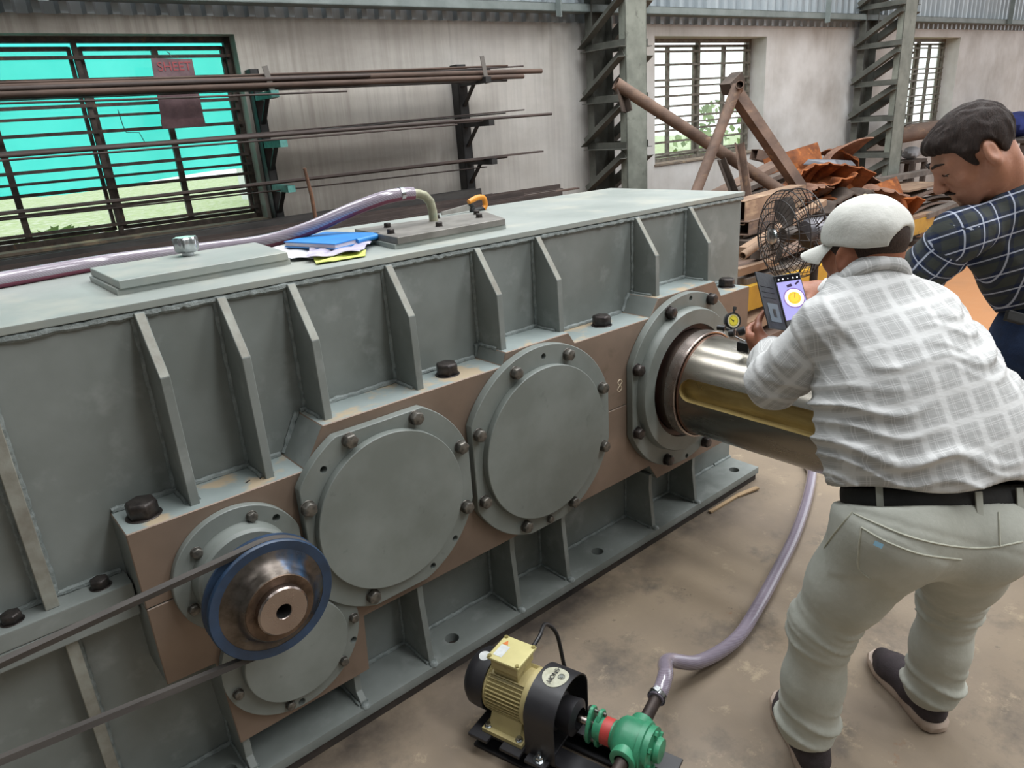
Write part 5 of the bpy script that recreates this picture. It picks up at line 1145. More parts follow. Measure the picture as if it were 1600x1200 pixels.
def plaid_mat(name, base, blk, line, per, wl, wb, thin=None, rough=.85, bs=.15):
    m, nt, b = nodes(name); b.inputs['Roughness'].default_value = rough; b.inputs['Specular IOR Level'].default_value = .2
    at_ = N(nt, 'ShaderNodeAttribute', attribute_name='plaid'); sp = N(nt, 'ShaderNodeSeparateXYZ'); nt.links.new(at_.outputs['Vector'], sp.inputs[0])
    def M_(op, a, b_=None, clamp=False):
        n = N(nt, 'ShaderNodeMath', operation=op); n.use_clamp = clamp
        for i, x in enumerate((a, b_)):
            if x is None: continue
            if hasattr(x, 'is_linked'): nt.links.new(x, n.inputs[i])
            else: n.inputs[i].default_value = x
        return n.outputs[0]
    def band(src, p, ph, w, soft=.012):
        f = M_('FRACT', M_('ADD', M_('DIVIDE', src, p), ph)); dd = M_('ABSOLUTE', M_('SUBTRACT', f, .5))
        r = N(nt, 'ShaderNodeMapRange'); nt.links.new(dd, r.inputs[0]); r.inputs[1].default_value = w/2-soft; r.inputs[2].default_value = w/2+soft; r.inputs[3].default_value = 1; r.inputs[4].default_value = 0; return r.outputs[0]
    u, v = sp.outputs[0], sp.outputs[1]
    bu, bv = band(u, per, 0, wb), band(v, per, 0, wb)
    col = mixc(nt, M_('MULTIPLY', M_('ADD', bu, bv), .5), hexc(base), hexc(blk))
    lu, lv = band(u, per, .5, wl), band(v, per, .5, wl)
    col = mixc(nt, M_('MULTIPLY', lu, .8), col, hexc(line)); col = mixc(nt, M_('MULTIPLY', lv, .8), col, hexc(line))
    if thin:
        for ph in thin[1:]:
            for q in (u, v): col = mixc(nt, M_('MULTIPLY', band(q, per, ph, thin[0], .004), .6), col, hexc(line))
    nt.links.new(col, b.inputs['Base Color'])
    n1 = bump(nt, b, noise(nt, 9, detail=4, stretch=(1, 1, 2.2)), bs, .03); bump(nt, b, noise(nt, 500, detail=1), .05, .001, n1)
    return m
SHIRT1 = plaid_mat('white_grey_plaid', '#bebebd', '#aaaaa9', '#cdcdcc', .062, .20, .66, thin=(.022, .14, .21, .79, .86))
SHIRT2 = plaid_mat('navy_plaid', '#262e46', '#434643', '#c3c9da', .050, .075, .52)
JEANS = mat('dark_blue_denim', '#1f3355', '#182845', rough=.85, scale=30, bs=.2, bscale=200)
TROUS = mat('pale_grey_green_trousers', '#b4b5ac', '#a5a69c', rough=.85, scale=9, bs=.15, bscale=40)
BELTL = mat('black_belt_leather', '#1a1817', '#131212', rough=.6, scale=40, bs=.1)
CAPM = mat('off_white_cap', '#cbcac4', '#c0bfb8', rough=.85, scale=9, bs=.2, bscale=60)

def head_parts(F, c, X, Y, Z, sc=1.0, neck=None, grow=0.0):
    """skull and face in field F. X right, Y forward, Z up (unit, world); c between the ears"""
    A = np.array([X, Y, Z]); L = lambda x, y, z: c+sc*(x*X+y*Y+z*Z)
    F.ell(L(0, -.014, .034), A, np.array([.076, .096, .084])*sc, .02)
    F.ell(L(0, .022, -.022), A, np.array([.064, .070, .080])*sc, .03)
    for s in (-1, 1):
        F.cone(L(s*.054, -.004, -.052), L(s*.014, .066, -.098), .020*sc, .019*sc, .03)
        F.ell(L(s*.042, .058, -.018), A, np.array([.026, .022, .022])*sc, .025)
        F.cone(L(s*.008, .086, .030), L(s*.046, .070, .028), .0105*sc, .010*sc, .014)
        F.ell(L(s*.031, .094, .006), A, np.array([.019, .016, .011])*sc, .010, 's')
        F.ell(L(s*.031, .074, .007), A, np.array([.014, .0125, .0115])*sc, .004)
        F.cone(L(s*.018, .084, .0125), L(s*.043, .076, .011), .0068*sc, .006*sc, .006)
        F.ell(L(s*.0125, .101, -.034), A, np.array([.0085, .010, .0075])*sc, .006)
        e = c+sc*(s*.083*X-.014*Y-.006*Z); ex = X*s*.85-Y*.5; ex = ex/np.linalg.norm(ex); ez = Z*.97-Y*.2; ez = ez-ex*(ez@ex); ez /= np.linalg.norm(ez); ey = np.cross(ez, ex); B = np.array([ex, ey, ez])
        F.ell(e, B, np.array([.011, .021, .034])*sc, .008); F.ell(e+ex*.012*sc+ey*(-.002)*sc+ez*.004*sc, B, np.array([.007, .012, .021])*sc, .005, 's')
        F.ell(e+ex*.004*sc-ez*.026*sc, B, np.array([.007, .010, .010])*sc, .006)
    F.cone(L(0, .084, .022), L(0, .112, -.024), .0085*sc, .0115*sc, .014); F.ell(L(0, .113, -.029), A, np.array([.0115, .0115, .0105])*sc, .008)
    F.ell(L(0, .072, -.104), A, np.array([.022, .018, .016])*sc, .02)
    F.ell(L(0, .080, -.066), A, np.array([.030, .018, .020])*sc, .02)
    F.cone(L(-.017, .0925, -.0605), L(.017, .0925, -.0605), .006*sc, .006*sc, .006); F.cone(L(-.015, .091, -.0745), L(.015, .091, -.0745), .0065*sc, .0065*sc, .006)
    F.cone(L(-.022, .098, -.0675), L(.022, .098, -.0675), .0022*sc, .0022*sc, .003, 's')
    if neck is not None: F.cone(L(0, -.028, -.050), neck, .056*sc, .062*sc, .03)
def skull_field(c, X, Y, Z, sc, grow, h=.005):
    A = np.array([X, Y, Z]); F = Field([c-.16, c+.16], .02, h)
    F.ell(c+sc*(-.014*Y+.034*Z), A, np.array([.076, .096, .084])*sc+grow, .02); F.ell(c+sc*(.008*Y-.02*Z), A, np.array([.069, .070, .070])*sc+grow, .03); return F
def hand(F, w, d, nrm, sc, curl, thumb, spread=.08, side=1):
    """w wrist, d along the palm, nrm out of the back of the hand; curl per finger joint"""
    d = d/np.linalg.norm(d); nrm = nrm-d*(nrm@d); nrm /= np.linalg.norm(nrm); s = np.cross(d, nrm)*side
    F.cone(w-d*.03, w+d*.015, .027*sc, .028*sc, .02)
    for q in (-.024, -.008, .008, .024): F.cone(w+d*.015*sc+s*q*.8*sc, w+d*.085*sc+s*q*1.15*sc, .0165*sc, .0125*sc, .018)
    for i, (q, L_) in enumerate(zip((-.030, -.010, .010, .029), (.072, .082, .077, .060))):
        p = w+d*.085*sc+s*q*sc; dd = d*math.cos(spread*(i-1.5)*.5)+s*math.sin(spread*(i-1.5)*.5); a = 0
        for j, (fr, r0, r1) in enumerate(((.45, .0098, .0088), (.31, .0088, .0080), (.24, .0080, .0068))):
            a += curl[j]; v = dd*math.cos(a)-nrm*math.sin(a); p2 = p+v*L_*fr*sc; F.cone(p, p2, r0*sc, r1*sc, .004); p = p2
    p = w+d*.020*sc-s*.026*sc; p1 = p+(d*.6-s*.75-nrm*.25)*.040*sc; F.cone(p, p1, .016*sc, .0125*sc, .015); p2 = p1+thumb[0]*.034*sc; F.cone(p1, p2, .0115*sc, .010*sc, .006); F.cone(p2, p2+thumb[1]*.028*sc, .010*sc, .0078*sc, .005)
def nz(v): v = np.array(v, float); return v/np.linalg.norm(v)
def wob(P_, f, ph=0): return np.sin(P_[:, 0]*f+ph)*np.sin(P_[:, 1]*f*1.1+ph*1.7)*np.sin(P_[:, 2]*f*.9+ph*.6)

# ---------- first man: white cap, white plaid shirt, bent over the shaft with a phone
m1 = thing('person', 'man bending over the shaft in white cap, pale plaid shirt and pale trousers', 'person', (1.62, .58, 0))
N1 = atn(1352, 436, 1.60); H1 = atn(1349, 393, 1.63); HS = .88
fh = nz([math.sin(YAW), math.cos(YAW), 0]); rh = nz([math.cos(YAW), -math.sin(YAW), 0])
ya = math.radians(24); Y1 = fh*math.cos(ya)-rh*math.sin(ya); Y1 = nz(Y1*math.cos(.16)-np.array([0,0,1])*math.sin(.16)); X1 = nz(np.cross(Y1, [0,0,1])); Z1 = np.cross(X1, Y1)
ro = .02; X1, Z1 = X1*math.cos(ro)-Z1*math.sin(ro), Z1*math.cos(ro)+X1*math.sin(ro)
LS, RS = atn(1293, 512, 1.60), atn(1440, 500, 1.67); LE, LW = atn(1208, 596, 1.74), atn(1205, 549, 1.965); RE, RW = atn(1405, 525, 1.95), atn(1283, 456, 2.03)
LH, RH = atn(1395, 822, 1.55), atn(1520, 828, 1.58); LK, RK = atn(1284, 978, 1.74), atn(1487, 930, 1.84)
LA, RA = np.array([1.470, .648, .115]), np.array([1.850, .482, .10])
allp = [N1, H1+.1, H1-.1, LS, RS, LE, LW, RE, RW, LH, RH, LK, RK, LA, RA]
B1 = Field([H1-.12, H1+.12, N1], .05, .0045); head_parts(B1, H1, X1, Y1, Z1, HS+.03)
B1.cone(H1+Z1*-.03-Y1*.028, N1+fV*.02-uV*.02, .056, .056, .03)
o = B1.obj('head', SKIN1, m1, 2)
# limbs and trunk below the clothes, one continuous surface with hands
K1 = Field(allp, .17, .0065)
K1.chain([N1-uV*.03, atn(1385, 530, 1.64), atn(1430, 660, 1.62), atn(1460, 800, 1.62)], [.045, .07, .085, .085], .05)
for S_, E_, W_ in ((LS, LE, LW), (RS, RE, RW)): K1.chain([S_, E_, W_], [.042, .038, .030], .02); K1.cone(S_, N1-uV*.06, .045, .035, .02)
for H_, Kn, An in ((LH, LK, LA), (RH, RK, RA)): K1.chain([H_, Kn, An], [.09, .058, .042], .04)
hd = nz(rV*-.20+uV*.20+fV*.60); hand(K1, LW, hd, nz(-rV*.6-uV*.5-fV*.3), 1.0, (.55, .65, .5), (nz(uV*.7+fV*.5+rV*.2), nz(uV*.8+rV*.5)), side=-1)
hr = nz(rV*-.85+uV*.12+fV*.15); hand(K1, RW, hr, nz(uV*.75+rV*.2-fV*.5), .98, (.45, .7, .5), (nz(-rV*.6-uV*.6), nz(-rV*.9)), side=1)
body1 = K1.obj('body', SKIN1, m1, 1)
# hair, cap
hf = skull_field(H1, X1, Y1, Z1, HS+.03, .0035, .004); n_ = nz(.62*Y1-Z1); hf.half(n_, H1@n_+.010, .004); hf.half(Y1, H1@Y1+.045, .01); hf.half(-Z1, -(H1@Z1)+.068, .01)
for s in (-1, 1): hf.ell(H1+s*.085*X1-.014*Y1-.012*Z1, np.array([X1, Y1, Z1]), [.045, .024, .036], .006, 's')
hf.obj('hair', HAIR1, m1, 1)
cf = skull_field(H1, X1, Y1, Z1, HS-.05, .017, .0045)
cf.ell(H1+Z1*.042-Y1*.005, np.array([X1, Y1, Z1]), [.075, .092, .080], .03); n_ = nz(-Z1+.10*Y1); cf.half(n_, H1@n_-.018, .004)
cf.ell(H1-Y1*.110+Z1*.018+X1*.012, np.array([X1, Y1, Z1]), [.046, .06, .030], .006, 's')
cf.disp(lambda p: .0016*np.sin((p@X1)*55+np.sin(p@Z1*40))*np.sin(p@Z1*48+1)+.0012*wob(p, 60))
cap = cf.obj('cap', CAPM, m1, 2); cap['label'] = 'off-white baseball cap'
A = []; nb, nr = 24, 8
for sd in (0, 1):
    for i in range(nb+1):
        for j in range(nr+1):
            a = math.radians(-72+144*i/nb); t = j/nr; rr = (.075, .088); ex = .080*math.cos(a*.95)**.8*t
            p = H1+X1*(math.sin(a)*(rr[0]+ex*.15))+Y1*(math.cos(a)*rr[1]+ex-.004)+Z1*(.026-.010*t*t-.020*(math.sin(a)**2)*(.3+t)-.010*t)-Z1*(.0028*sd); A.append(p)
k = (nb+1)*(nr+1); Fq = [(i*(nr+1)+j, (i+1)*(nr+1)+j, (i+1)*(nr+1)+j+1, i*(nr+1)+j+1) for i in range(nb) for j in range(nr)]
Fq += [tuple(k+q for q in f[::-1]) for f in Fq]; rim = [j for j in range(nr)]+[i*(nr+1)+nr for i in range(nb)]+[nb*(nr+1)+nr-j for j in range(nr)]+[(nb-i)*(nr+1) for i in range(nb)]
Fq += [(rim[i], rim[(i+1) % len(rim)], k+rim[(i+1) % len(rim)], k+rim[i]) for i in range(len(rim))]
MB().add(A, Fq, 0, True).build('brim', CAPM, cap)
MB().lathe([(.0, .008), (.006, .006), (.008, 0)], Vector(H1+Z1*.1205-Y1*.006), Vector(Z1), n=14).build('button', mat('tan_cap_button', '#b9ad93', rough=.8), cap)
# shirt
SH = Field([N1, LS, RS, LE, LW, RE, RW, LH, RH], .16, .0055)
SH.chain([atn(1352, 520, 1.62), atn(1377, 610, 1.58), atn(1398, 705, 1.575), atn(1408, 752, 1.585)], [.104, .118, .126, .128], .09)
SH.chain([atn(1418, 520, 1.66), atn(1462, 610, 1.62), atn(1508, 692, 1.60), atn(1528, 752, 1.61)], [.100, .116, .128, .130], .09)
SH.cone(atn(1400, 560, 1.60), atn(1462, 745, 1.57), .125, .135, .07)
SH.cone(LS, atn(1345, 470, 1.62), .066, .058, .06); SH.cone(RS, atn(1380, 466, 1.64), .066, .058, .06); SH.cone(RS, atn(1480, 570, 1.65), .06, .07, .06)
SH.cone(atn(1336, 472, 1.615), atn(1384, 470, 1.625), .056, .054, .05); SH.cone(atn(1356, 478, 1.63), atn(1355, 452, 1.618), .066, .066, .04)
SH.cone(LS, LS*.85+LE*.15, .068, .064, .03); SH.chain([RS, RE, RW-(RW-RE)*.10], [.071, .058, .044], .03)
SL = Field([LS, LE, LW], .13, .006); SL.chain([LS+(LS-LE)*.04, (LS+LE)/2+(-uV)*.012, LE], [.069, .067, .061], .03); SL.chain([LE, LE*.4+LW*.6, LW-(LW-LE)*.06], [.060, .054, .044], .03)
hn = nz(uV*-1+rV*.045); hc = (atn(1297, 750, 1.5))
lat = nz(rV*.965+uV*.26); spn = nz(uV*.965-rV*.26)
def folds1(p):
    a, b = (p-N1)@rV, (p-N1)@uV; arm = np.clip((-.02-a)/.05, 0, 1)*np.clip((.26+b)/.06, 0, 1)
    w = b-a*np.clip(.42+1.4*b, -.16, .34)+.018*np.sin(a*14+b*9)+.012*np.sin(a*31+2); g = np.sin(w*75+1.5*np.sin(a*11)); g2 = np.sin(w*70+2+1.7*np.sin(a*9+1))
    m_ = np.clip(.55+.6*np.sin(a*9+b*13+.6)+.3*np.sin(b*25), 0, 1)*np.clip((-b-.02)/.10, 0, 1)
    ridge = -((1-np.abs(g))**2)*.0085*m_-(np.clip(g2, 0, 1)**6)*.010*m_
    q = (p-LE)@nz(LS-LE); sl = -(np.clip(np.sin(q*120+3*np.sin((p-LE)@rV*20)), 0, 1)**2)*.004*arm
    low = np.clip((-b-.40)/.08, 0, 1); return ridge*(1-arm)+sl+low*(-.006*np.sin(a*38+b*10))-.002*wob(p, 24)
SH.disp(folds1)
S3 = np.stack(np.meshgrid(*SH.ax, indexing='ij'), -1); hem = (S3-atn(1450, 764, 1.46))@nz(-uV+.05*rV-fV*.12)
hem = hem+.010*np.sin((S3@rV)*22)
SH.d = np.maximum(SH.d, hem.astype(np.float32))
def uv1(p):
    a = p-N1; return np.stack([a@lat, a@spn+.02, np.zeros(len(p))], 1)
def folds1s(p):
    ax_ = nz(LS-LE); q = (p-LE); t = q@ax_; x = q@nz(np.cross(ax_, fV))
    return -(np.clip(np.sin(t*105+4*np.sin(x*22)+1), 0, 1)**2)*.0045*np.clip(1.2-np.abs(t-.02)/.12, .25, 1)-.0022*wob(p, 26)
SL.disp(folds1s)
def uvs(p):
    ax_ = nz(LE-LS); q = p-LS; return np.stack([q@ax_, q@nz(np.cross(ax_, fV)), q[:, 0]*0], 1)
sh1 = SH.obj('shirt', SHIRT1, m1, 1, attr=uv1); sh1['label'] = 'white and light grey plaid long-sleeved shirt'
SL.obj('sleeve', SHIRT1, sh1, 1, attr=uvs)
cl_ = Field([N1-.12, N1+.12], .03, .005)
ax_c = nz(-uV*.75-fV*.55+rV*.08); cc = atn(1359, 441, 1.615); e1 = nz(np.cross(ax_c, fV)); e2 = np.cross(ax_c, e1)
ringp = [cc+e1*.072*math.cos(a)+e2*.070*math.sin(a) for a in np.linspace(0, 2*PI, 25)]
for p, q in zip(ringp[:-1], ringp[1:]): cl_.cone(p-ax_c*.012, q-ax_c*.012, .008, .008, .004); cl_.cone(p+ax_c*.012, q+ax_c*.012, .011, .011, .012); cl_.cone(p, q, .010, .010, .01)
cl_.obj('collar', SHIRT1, sh1, 2, attr=lambda p: np.stack([(p-cc)@e1*.6, (p-cc)@ax_c+.02, p[:, 0]*0], 1))
for wq, eq in ((LW, LE), (RW, RE)):
    dq = nz(wq-eq); MB().tube([Vector(wq-dq*.045), Vector(wq-dq*.04), Vector(wq+dq*.008), Vector(wq+dq*.012)], [.042, .0445, .0425, .038], n=20).build('cuff', mat('white_cuff', '#cfcfce', '#bdbdbc', rough=.85, scale=20), sh1)
# trousers, belt
TR = Field([LH, RH, LK, RK, LA, RA, atn(1465, 780, 1.55)], .17, .0065)
TR.chain([LH, LH*.45+LK*.55+rV*-.006, LK, LK*.5+LA*.5, LA+np.array([0, 0, .03])], [.120, .086, .070, .068, .076], .04)
TR.chain([RH, RH*.45+RK*.55, RK, RK*.5+RA*.5, RA+np.array([0, 0, .03])], [.120, .090, .070, .066, .074], .04)
TR.cone(atn(1408, 785, 1.58), atn(1522, 790, 1.60), .120, .120, .05); TR.cone(LH, RH, .11, .11, .04)
top = (np.stack(np.meshgrid(*TR.ax, indexing='ij'), -1)-atn(1450, 790, 1.46))@nz(uV-.03*rV+fV*.10); TR.d = np.maximum(TR.d, top.astype(np.float32))
def folds2(p):
    out = np.zeros(len(p))
    for Hh, Kk, Aa, sg in ((LH, LK, LA, 1), (RH, RK, RA, -1)):
        own = (np.linalg.norm(p-Kk, axis=1) < .33)
        z = (p-Kk)@nz(Hh-Aa); x = (p-Kk)@rV; w = z+.10*sg*x+.010*np.sin(x*30+z*20)
        kn = np.exp(-(z/.075)**2)
        out -= own*kn*.0085*(.6*np.clip(np.sin(w*120+sg), 0, 1)**2.5+.5*np.clip(np.sin(w*200+x*40+sg), 0, 1)**2)
        za = p[:, 2]-Aa[2]; an = np.exp(-((za-.05)/.06)**2)*(np.linalg.norm((p-Aa)[:, :2], axis=1) < .14)
        out -= an*.011*np.clip(np.sin(za*105+x*14+2*np.sin(x*18)), 0, 1)**1.5
    # back pocket welt
    q = p-atn(1365, 850, 1.45); a, b = q@nz(rV*.96-uV*.22), q@nz(uV*.96+rV*.22)
    near = (q@fV < .14); pk = (np.abs(a-.05) < .105) & (b < .045-.05*(a+.05)/.2) & (b > -.075-.10*(np.abs(a-.05)/.2)) & near
    out -= pk*.0028
    # seam under the belt
    s2 = (p-atn(1340, 800, 1.45)); b2 = s2@nz(uV*.96+rV*.26); out += ((np.abs(b2) < .004) & (s2@fV < .14) & (s2@rV > -.02))*.0022
    return out-.0016*wob(p, 30)
TR.disp(folds2)
tr1 = TR.obj('trousers', TROUS, m1, 1); tr1['label'] = 'pale grey-green trousers'
BT = Field([atn(1402, 775, 1.58), atn(1520, 780, 1.6)], .17, .0055); BT.cone(atn(1408, 775, 1.58), atn(1522, 780, 1.60), .1245, .1245, .05)
bc = (np.stack(np.meshgrid(*BT.ax, indexing='ij'), -1)-atn(1450, 780, 1.46))@nz(uV-.03*rV+fV*.10); BT.d = np.maximum(BT.d, (np.abs(bc)-.0225).astype(np.float32)); BT.obj('belt', BELTL, m1, 1)
for u, v in ((1374, 776), (1530, 792), (1594, 786)):
    # loops on the back of the waistband
    d_ = 1.445 if u < 1590 else 1.50
    pb2 = Vector(at(u, v, 1.60)); dv = Vector(FWD)
    base_ = np.array(at(u, v, 1.58)); best = None
    for q in np.linspace(1.35, 1.62, 80):
        w = atn(u, v, q); ab = atn(1522, 780, 1.60)-atn(1408, 775, 1.58); t = np.clip((w-atn(1408, 775, 1.58))@ab/(ab@ab), 0, 1)
        if np.linalg.norm(w-atn(1408, 775, 1.58)-t*ab) < .1275: best = q; break
    if best: MB().beam(at(u-1, v-24, best-.004), at(u+2, v+26, best-.006), .014, .004, up=FWD).build('belt_loop', TROUS, tr1, bevel=.001)
MB().beam(at(1366, 848, 1.437), at(1379, 854, 1.437), .010, .0016, up=FWD).build('pocket_tag', mat('faded_blue_print', '#6f93a6', rough=.8), tr1)
# stitched seams of the trousers, laid on the cloth
from mathutils.bvhtree import BVHTree
def laid(o, pix, r, m_, name, parent):
    me = o.data; po = parent_origin(o); bv = BVHTree.FromPolygons([v.co+po for v in me.vertices], [tuple(p.vertices) for p in me.polygons]); pts = []
    P_ = bez([(u, v, 0) for u, v in pix], 8)
    for q in P_:
        d = (Vector(FWD)+RGV*((q.x-800)/FPX)-UPVV*((q.y-600)/FPX)).normalized(); h_ = bv.ray_cast(Vector(CAMP), d)
        if h_[0] is not None: pts.append(h_[0]+h_[1]*(r*.3 if h_[1].dot(d) < 0 else -r*.3))
    if len(pts) > 2: MB().tube(pts, r, n=6).build(name, m_, parent)
RGV, UPVV = Vector(RGT), Vector(UPV)
STI = mat('pale_stitching', '#b9b9ab', '#adad9f', rough=.9, scale=60)
for pix in ([(1334, 802), (1370, 818), (1420, 838), (1480, 852), (1540, 856), (1598, 846)], [(1346, 824), (1385, 846), (1440, 866), (1502, 874)], [(1346, 824), (1342, 858), (1342, 888), (1362, 906)], [(1332, 800), (1305, 832), (1288, 856)], [(1560, 800), (1562, 852)]):
    laid(tr1, pix, .0019, STI, 'seam', tr1)
# shoes
SHOE = mat('dark_brown_shoe_mesh', '#3b3236', '#2c2527', rough=.75, scale=30, bs=.25, bscale=300); SOLE = mat('dirty_white_sole', '#b8a698', '#a08d7f', rough=.7, scale=14)
def shoe(heel, toe, ank, parent, label, sc=1.0):
    h_, t_ = np.array([*heel, 0.]), np.array([*toe, 0.]); L_ = np.linalg.norm(t_-h_); y = (t_-h_)/L_; x = np.cross(y, [0,0,1]); z = np.array([0,0,1.])
    P_ = lambda a, b, c: h_+y*(a*L_)+x*b+z*c
    F = Field([h_, t_, ank], .09, .0045)
    F.chain([P_(.13, 0, .048), P_(.35, 0, .050), P_(.62, 0, .042), P_(.86, 0, .036)], [.036, .038, .040, .030], .04); F.cone(P_(.70, .012, .036), P_(.72, -.014, .036), .036, .036, .03)
    F.cone(P_(.14, 0, .055), P_(.17, 0, .100), .034, .033, .03); F.cone(P_(.30, 0, .07), P_(.2, 0, .10), .030, .034, .03)
    F.half(-z, -.026, .004); F.half(z, .112, .006)
    s = F.obj('shoe', SHOE, parent, 1); s['label'] = label
    out = []
    prof_ = [(0, .0), (.01, .022), (.06, .036), (.2, .040), (.4, .037), (.6, .045), (.75, .049), (.88, .042), (.96, .026), (1.0, .0)]
    ol = [(a, b) for a, b in prof_] + [(a, -b) for a, b in prof_[-2:0:-1]]
    mb = MB(); n = len(ol); R3 = []
    for zz, g in ((0.0, .94), (.006, 1.0), (.024, 1.02), (.034, .97)):
        for a, b in ol: R3.append(P_(.5+(a-.5)*(1.03*g), b*1.06*g, zz+(.012*(a-.5)**2*4*(a > .5) if zz < .01 else 0)))
    mb.add(R3, [(k*n+i, k*n+(i+1) % n, (k+1)*n+(i+1) % n, (k+1)*n+i) for k in range(3) for i in range(n)]+[tuple(range(n))[::-1], tuple(range(3*n, 4*n))], 0, True); mb.build('sole', SOLE, s)
    return s
shoe((1.432, .585), (1.640, .806), LA, m1, 'dark brown trainer with pale sole, foot beside the pump')
shoe((1.822, .440), (1.997, .690), RA, m1, 'dark brown trainer with pale sole, right foot')
# ---------- smartphone in a wallet case
ph = thing('smartphone', 'smartphone in an open black wallet case, its screen showing the gauge', 'phone', at(1218, 470, 1.95))
TL, TRp = at(1209, 431, 1.985), at(1249, 425, 1.985); dn = (at(1232, 515, 1.945)-TL); wv = (TRp-TL); wv.normalize(); dn = (dn-wv*dn.dot(wv)).normalized(); nv = wv.cross(dn).normalized()
if nv.dot(Vector(FWD)) > 0: nv = -nv
PW, PH = .0735, .160
def pbox(mb, x0, x1, y0, y1, z0, z1):
    q = [TL+wv*x+dn*y+nv*z for z in (z0, z1) for x, y in ((x0, y0), (x1, y0), (x1, y1), (x0, y1))]; return mb.add(q, [(0,1,2,3),(7,6,5,4),(0,4,5,1),(1,5,6,2),(2,6,7,3),(3,7,4,0)])
pbox(MB(), 0, PW, 0, PH, -.009, 0).build('phone_body', BLKP, ph, bevel=.003)
def emi(name, c, st):
    m, nt, b = nodes(name); b.inputs['Base Color'].default_value = hexc(c); b.inputs['Emission Color'].default_value = hexc(c); b.inputs['Emission Strength'].default_value = st; b.inputs['Roughness'].default_value = .1; return m
sc_ = pbox(MB(), .003, PW-.003, .022, PH-.026, .0002, .0006).build('screen', emi('screen_lilac', '#8a86b8', .75), ph)
pbox(MB(), .003, PW-.003, .003, .022, .0002, .0006).build('screen_bar', emi('screen_black', '#101014', .2), ph)
for x in (.010, .022, .036, .050, .062):
    c = TL+wv*x+dn*.014+nv*.0008; MB().cyl(c, c+nv*.0003, .0022 if x != .036 else .0012, n=12).build('icon_dot', emi('screen_white', '#f2f2f2', .9), sc_)
gc = TL+wv*.040+dn*.073+nv*.0008
for r, z, c in ((.0295, 0, '#6d5a90'), (.0265, .0002, '#dcc6cf'), (.018, .0004, '#e0a83a')): MB().cyl(gc+nv*z, gc+nv*(z+.0002), r, n=40).build('gauge_picture', emi('screen_'+c[1:], c, .8), sc_)
mk = MB()
for k in range(24): e = wv*math.cos(2*PI*k/24)+dn*math.sin(2*PI*k/24); mk.beam(gc+nv*.0008+e*.0125, gc+nv*.0008+e*.0150, .0006, .0002, up=nv)
mk.beam(gc+nv*.0008, gc+nv*.0008-dn*.014+wv*.004, .0008, .0002, up=nv); mk.beam(TL+wv*.052+dn*.034+nv*.0008, TL+wv*.064+dn*.026+nv*.0008, .005, .0002, up=nv); mk.beam(TL+wv*.028+dn*.037+nv*.0008, TL+wv*.042+dn*.034+nv*.0008, .008, .0002, up=nv); mk.build('picture_marks', emi('screen_dark', '#3a2f4a', .3), sc_)
LEA = mat('black_wallet_leather', '#2b2d33', '#1f2126', rough=.4, scale=30, bs=.1)
fl0 = TL-wv*.002; flw = (at(1184, 424, 1.955)-at(1208, 429, 1.99)).normalized(); fn = flw.cross(dn).normalized()
if fn.dot(Vector(FWD)) > 0: fn = -fn
def fbox(mb, x0, x1, y0, y1, z0, z1):
    q = [fl0+flw*x+dn*y+fn*z for z in (z0, z1) for x, y in ((x0, y0), (x1, y0), (x1, y1), (x0, y1))]; return mb.add(q, [(0,1,2,3),(7,6,5,4),(0,4,5,1),(1,5,6,2),(2,6,7,3),(3,7,4,0)])
fl = fbox(MB(), 0, .074, -.003, PH+.002, -.004, 0).build('wallet_flap', LEA, ph, bevel=.0015)
for y in (.038, .054, .070): fbox(MB(), .014, .066, y, y+.0018, 0, .0012).build('card_slot', LEA, fl)
fbox(MB(), .014, .058, .088, .142, 0, .001).build('clear_pocket', mat('grey_clear_pocket', '#5d656d', rough=.25), fl); fbox(MB(), .030, .042, .104, .128, .001, .0015).build('thumb_slot', BLKP, fl)
pbox(MB(), -.002, PW+.002, -.003, PH+.002, -.0125, -.009).build('case_back', LEA, ph, bevel=.0012)
# ---------- second man: dark plaid shirt, looking down at the gauge from the right
m2 = thing('person', 'standing man with dark hair and moustache in navy plaid shirt, leaning to look', 'person', (2.62, .58, 0))
H2 = atn(1519, 240, 1.91); cam3 = lambda a: nz(a[0]*rV+a[1]*uV-a[2]*fV)
Y2 = cam3((-.73, -.58, -.36)); Z2 = cam3((-.62, .77, .12)); Z2 = nz(Z2-Y2*(Z2@Y2)); X2 = np.cross(Y2, Z2)
N2 = atn(1578, 306, 1.95); RS2 = atn(1501, 366, 1.93); LS2 = atn(1668, 330, 1.98); RE2 = atn(1424, 442, 2.08); RW2 = atn(1395, 480, 2.24); LE2 = atn(1740, 480, 2.1); LW2 = atn(1720, 600, 2.2)
PV = atn(1655, 500, 2.15); RH2 = atn(1612, 545, 2.12); LH2 = atn(1700, 540, 2.2); RK2 = np.array([2.76, .46, .50]); LK2 = np.array([2.98, .40, .50]); RA2 = np.array([2.96, .36, .09]); LA2 = np.array([3.18, .30, .09])
B2 = Field([H2-.12, H2+.12, N2], .05, .004); head_parts(B2, H2, X2, Y2, Z2, 1.0); B2.cone(H2-Z2*.05-Y2*.035, N2+nz(N2-H2)*.02, .056, .064, .035)
B2.cone(H2-Z2*.045+X2*-.055-Y2*.01, N2+rV*-.03-uV*.03, .020, .022, .03)
B2.obj('head', SKIN2, m2, 2)
K2 = Field([N2, RS2, LS2, RE2, RW2, LE2, LW2, PV, RH2, LH2, RK2, LK2, RA2, LA2], .17, .009)
K2.chain([N2-uV*.02, N2*.5+PV*.5+fV*.06, PV+fV*.03], [.05, .07, .085], .05)
for S_, E_, W_ in ((RS2, RE2, RW2), (LS2, LE2, LW2)): K2.chain([S_, E_, W_], [.042, .038, .031], .02); K2.cone(S_, N2-uV*.05, .04, .035, .02)
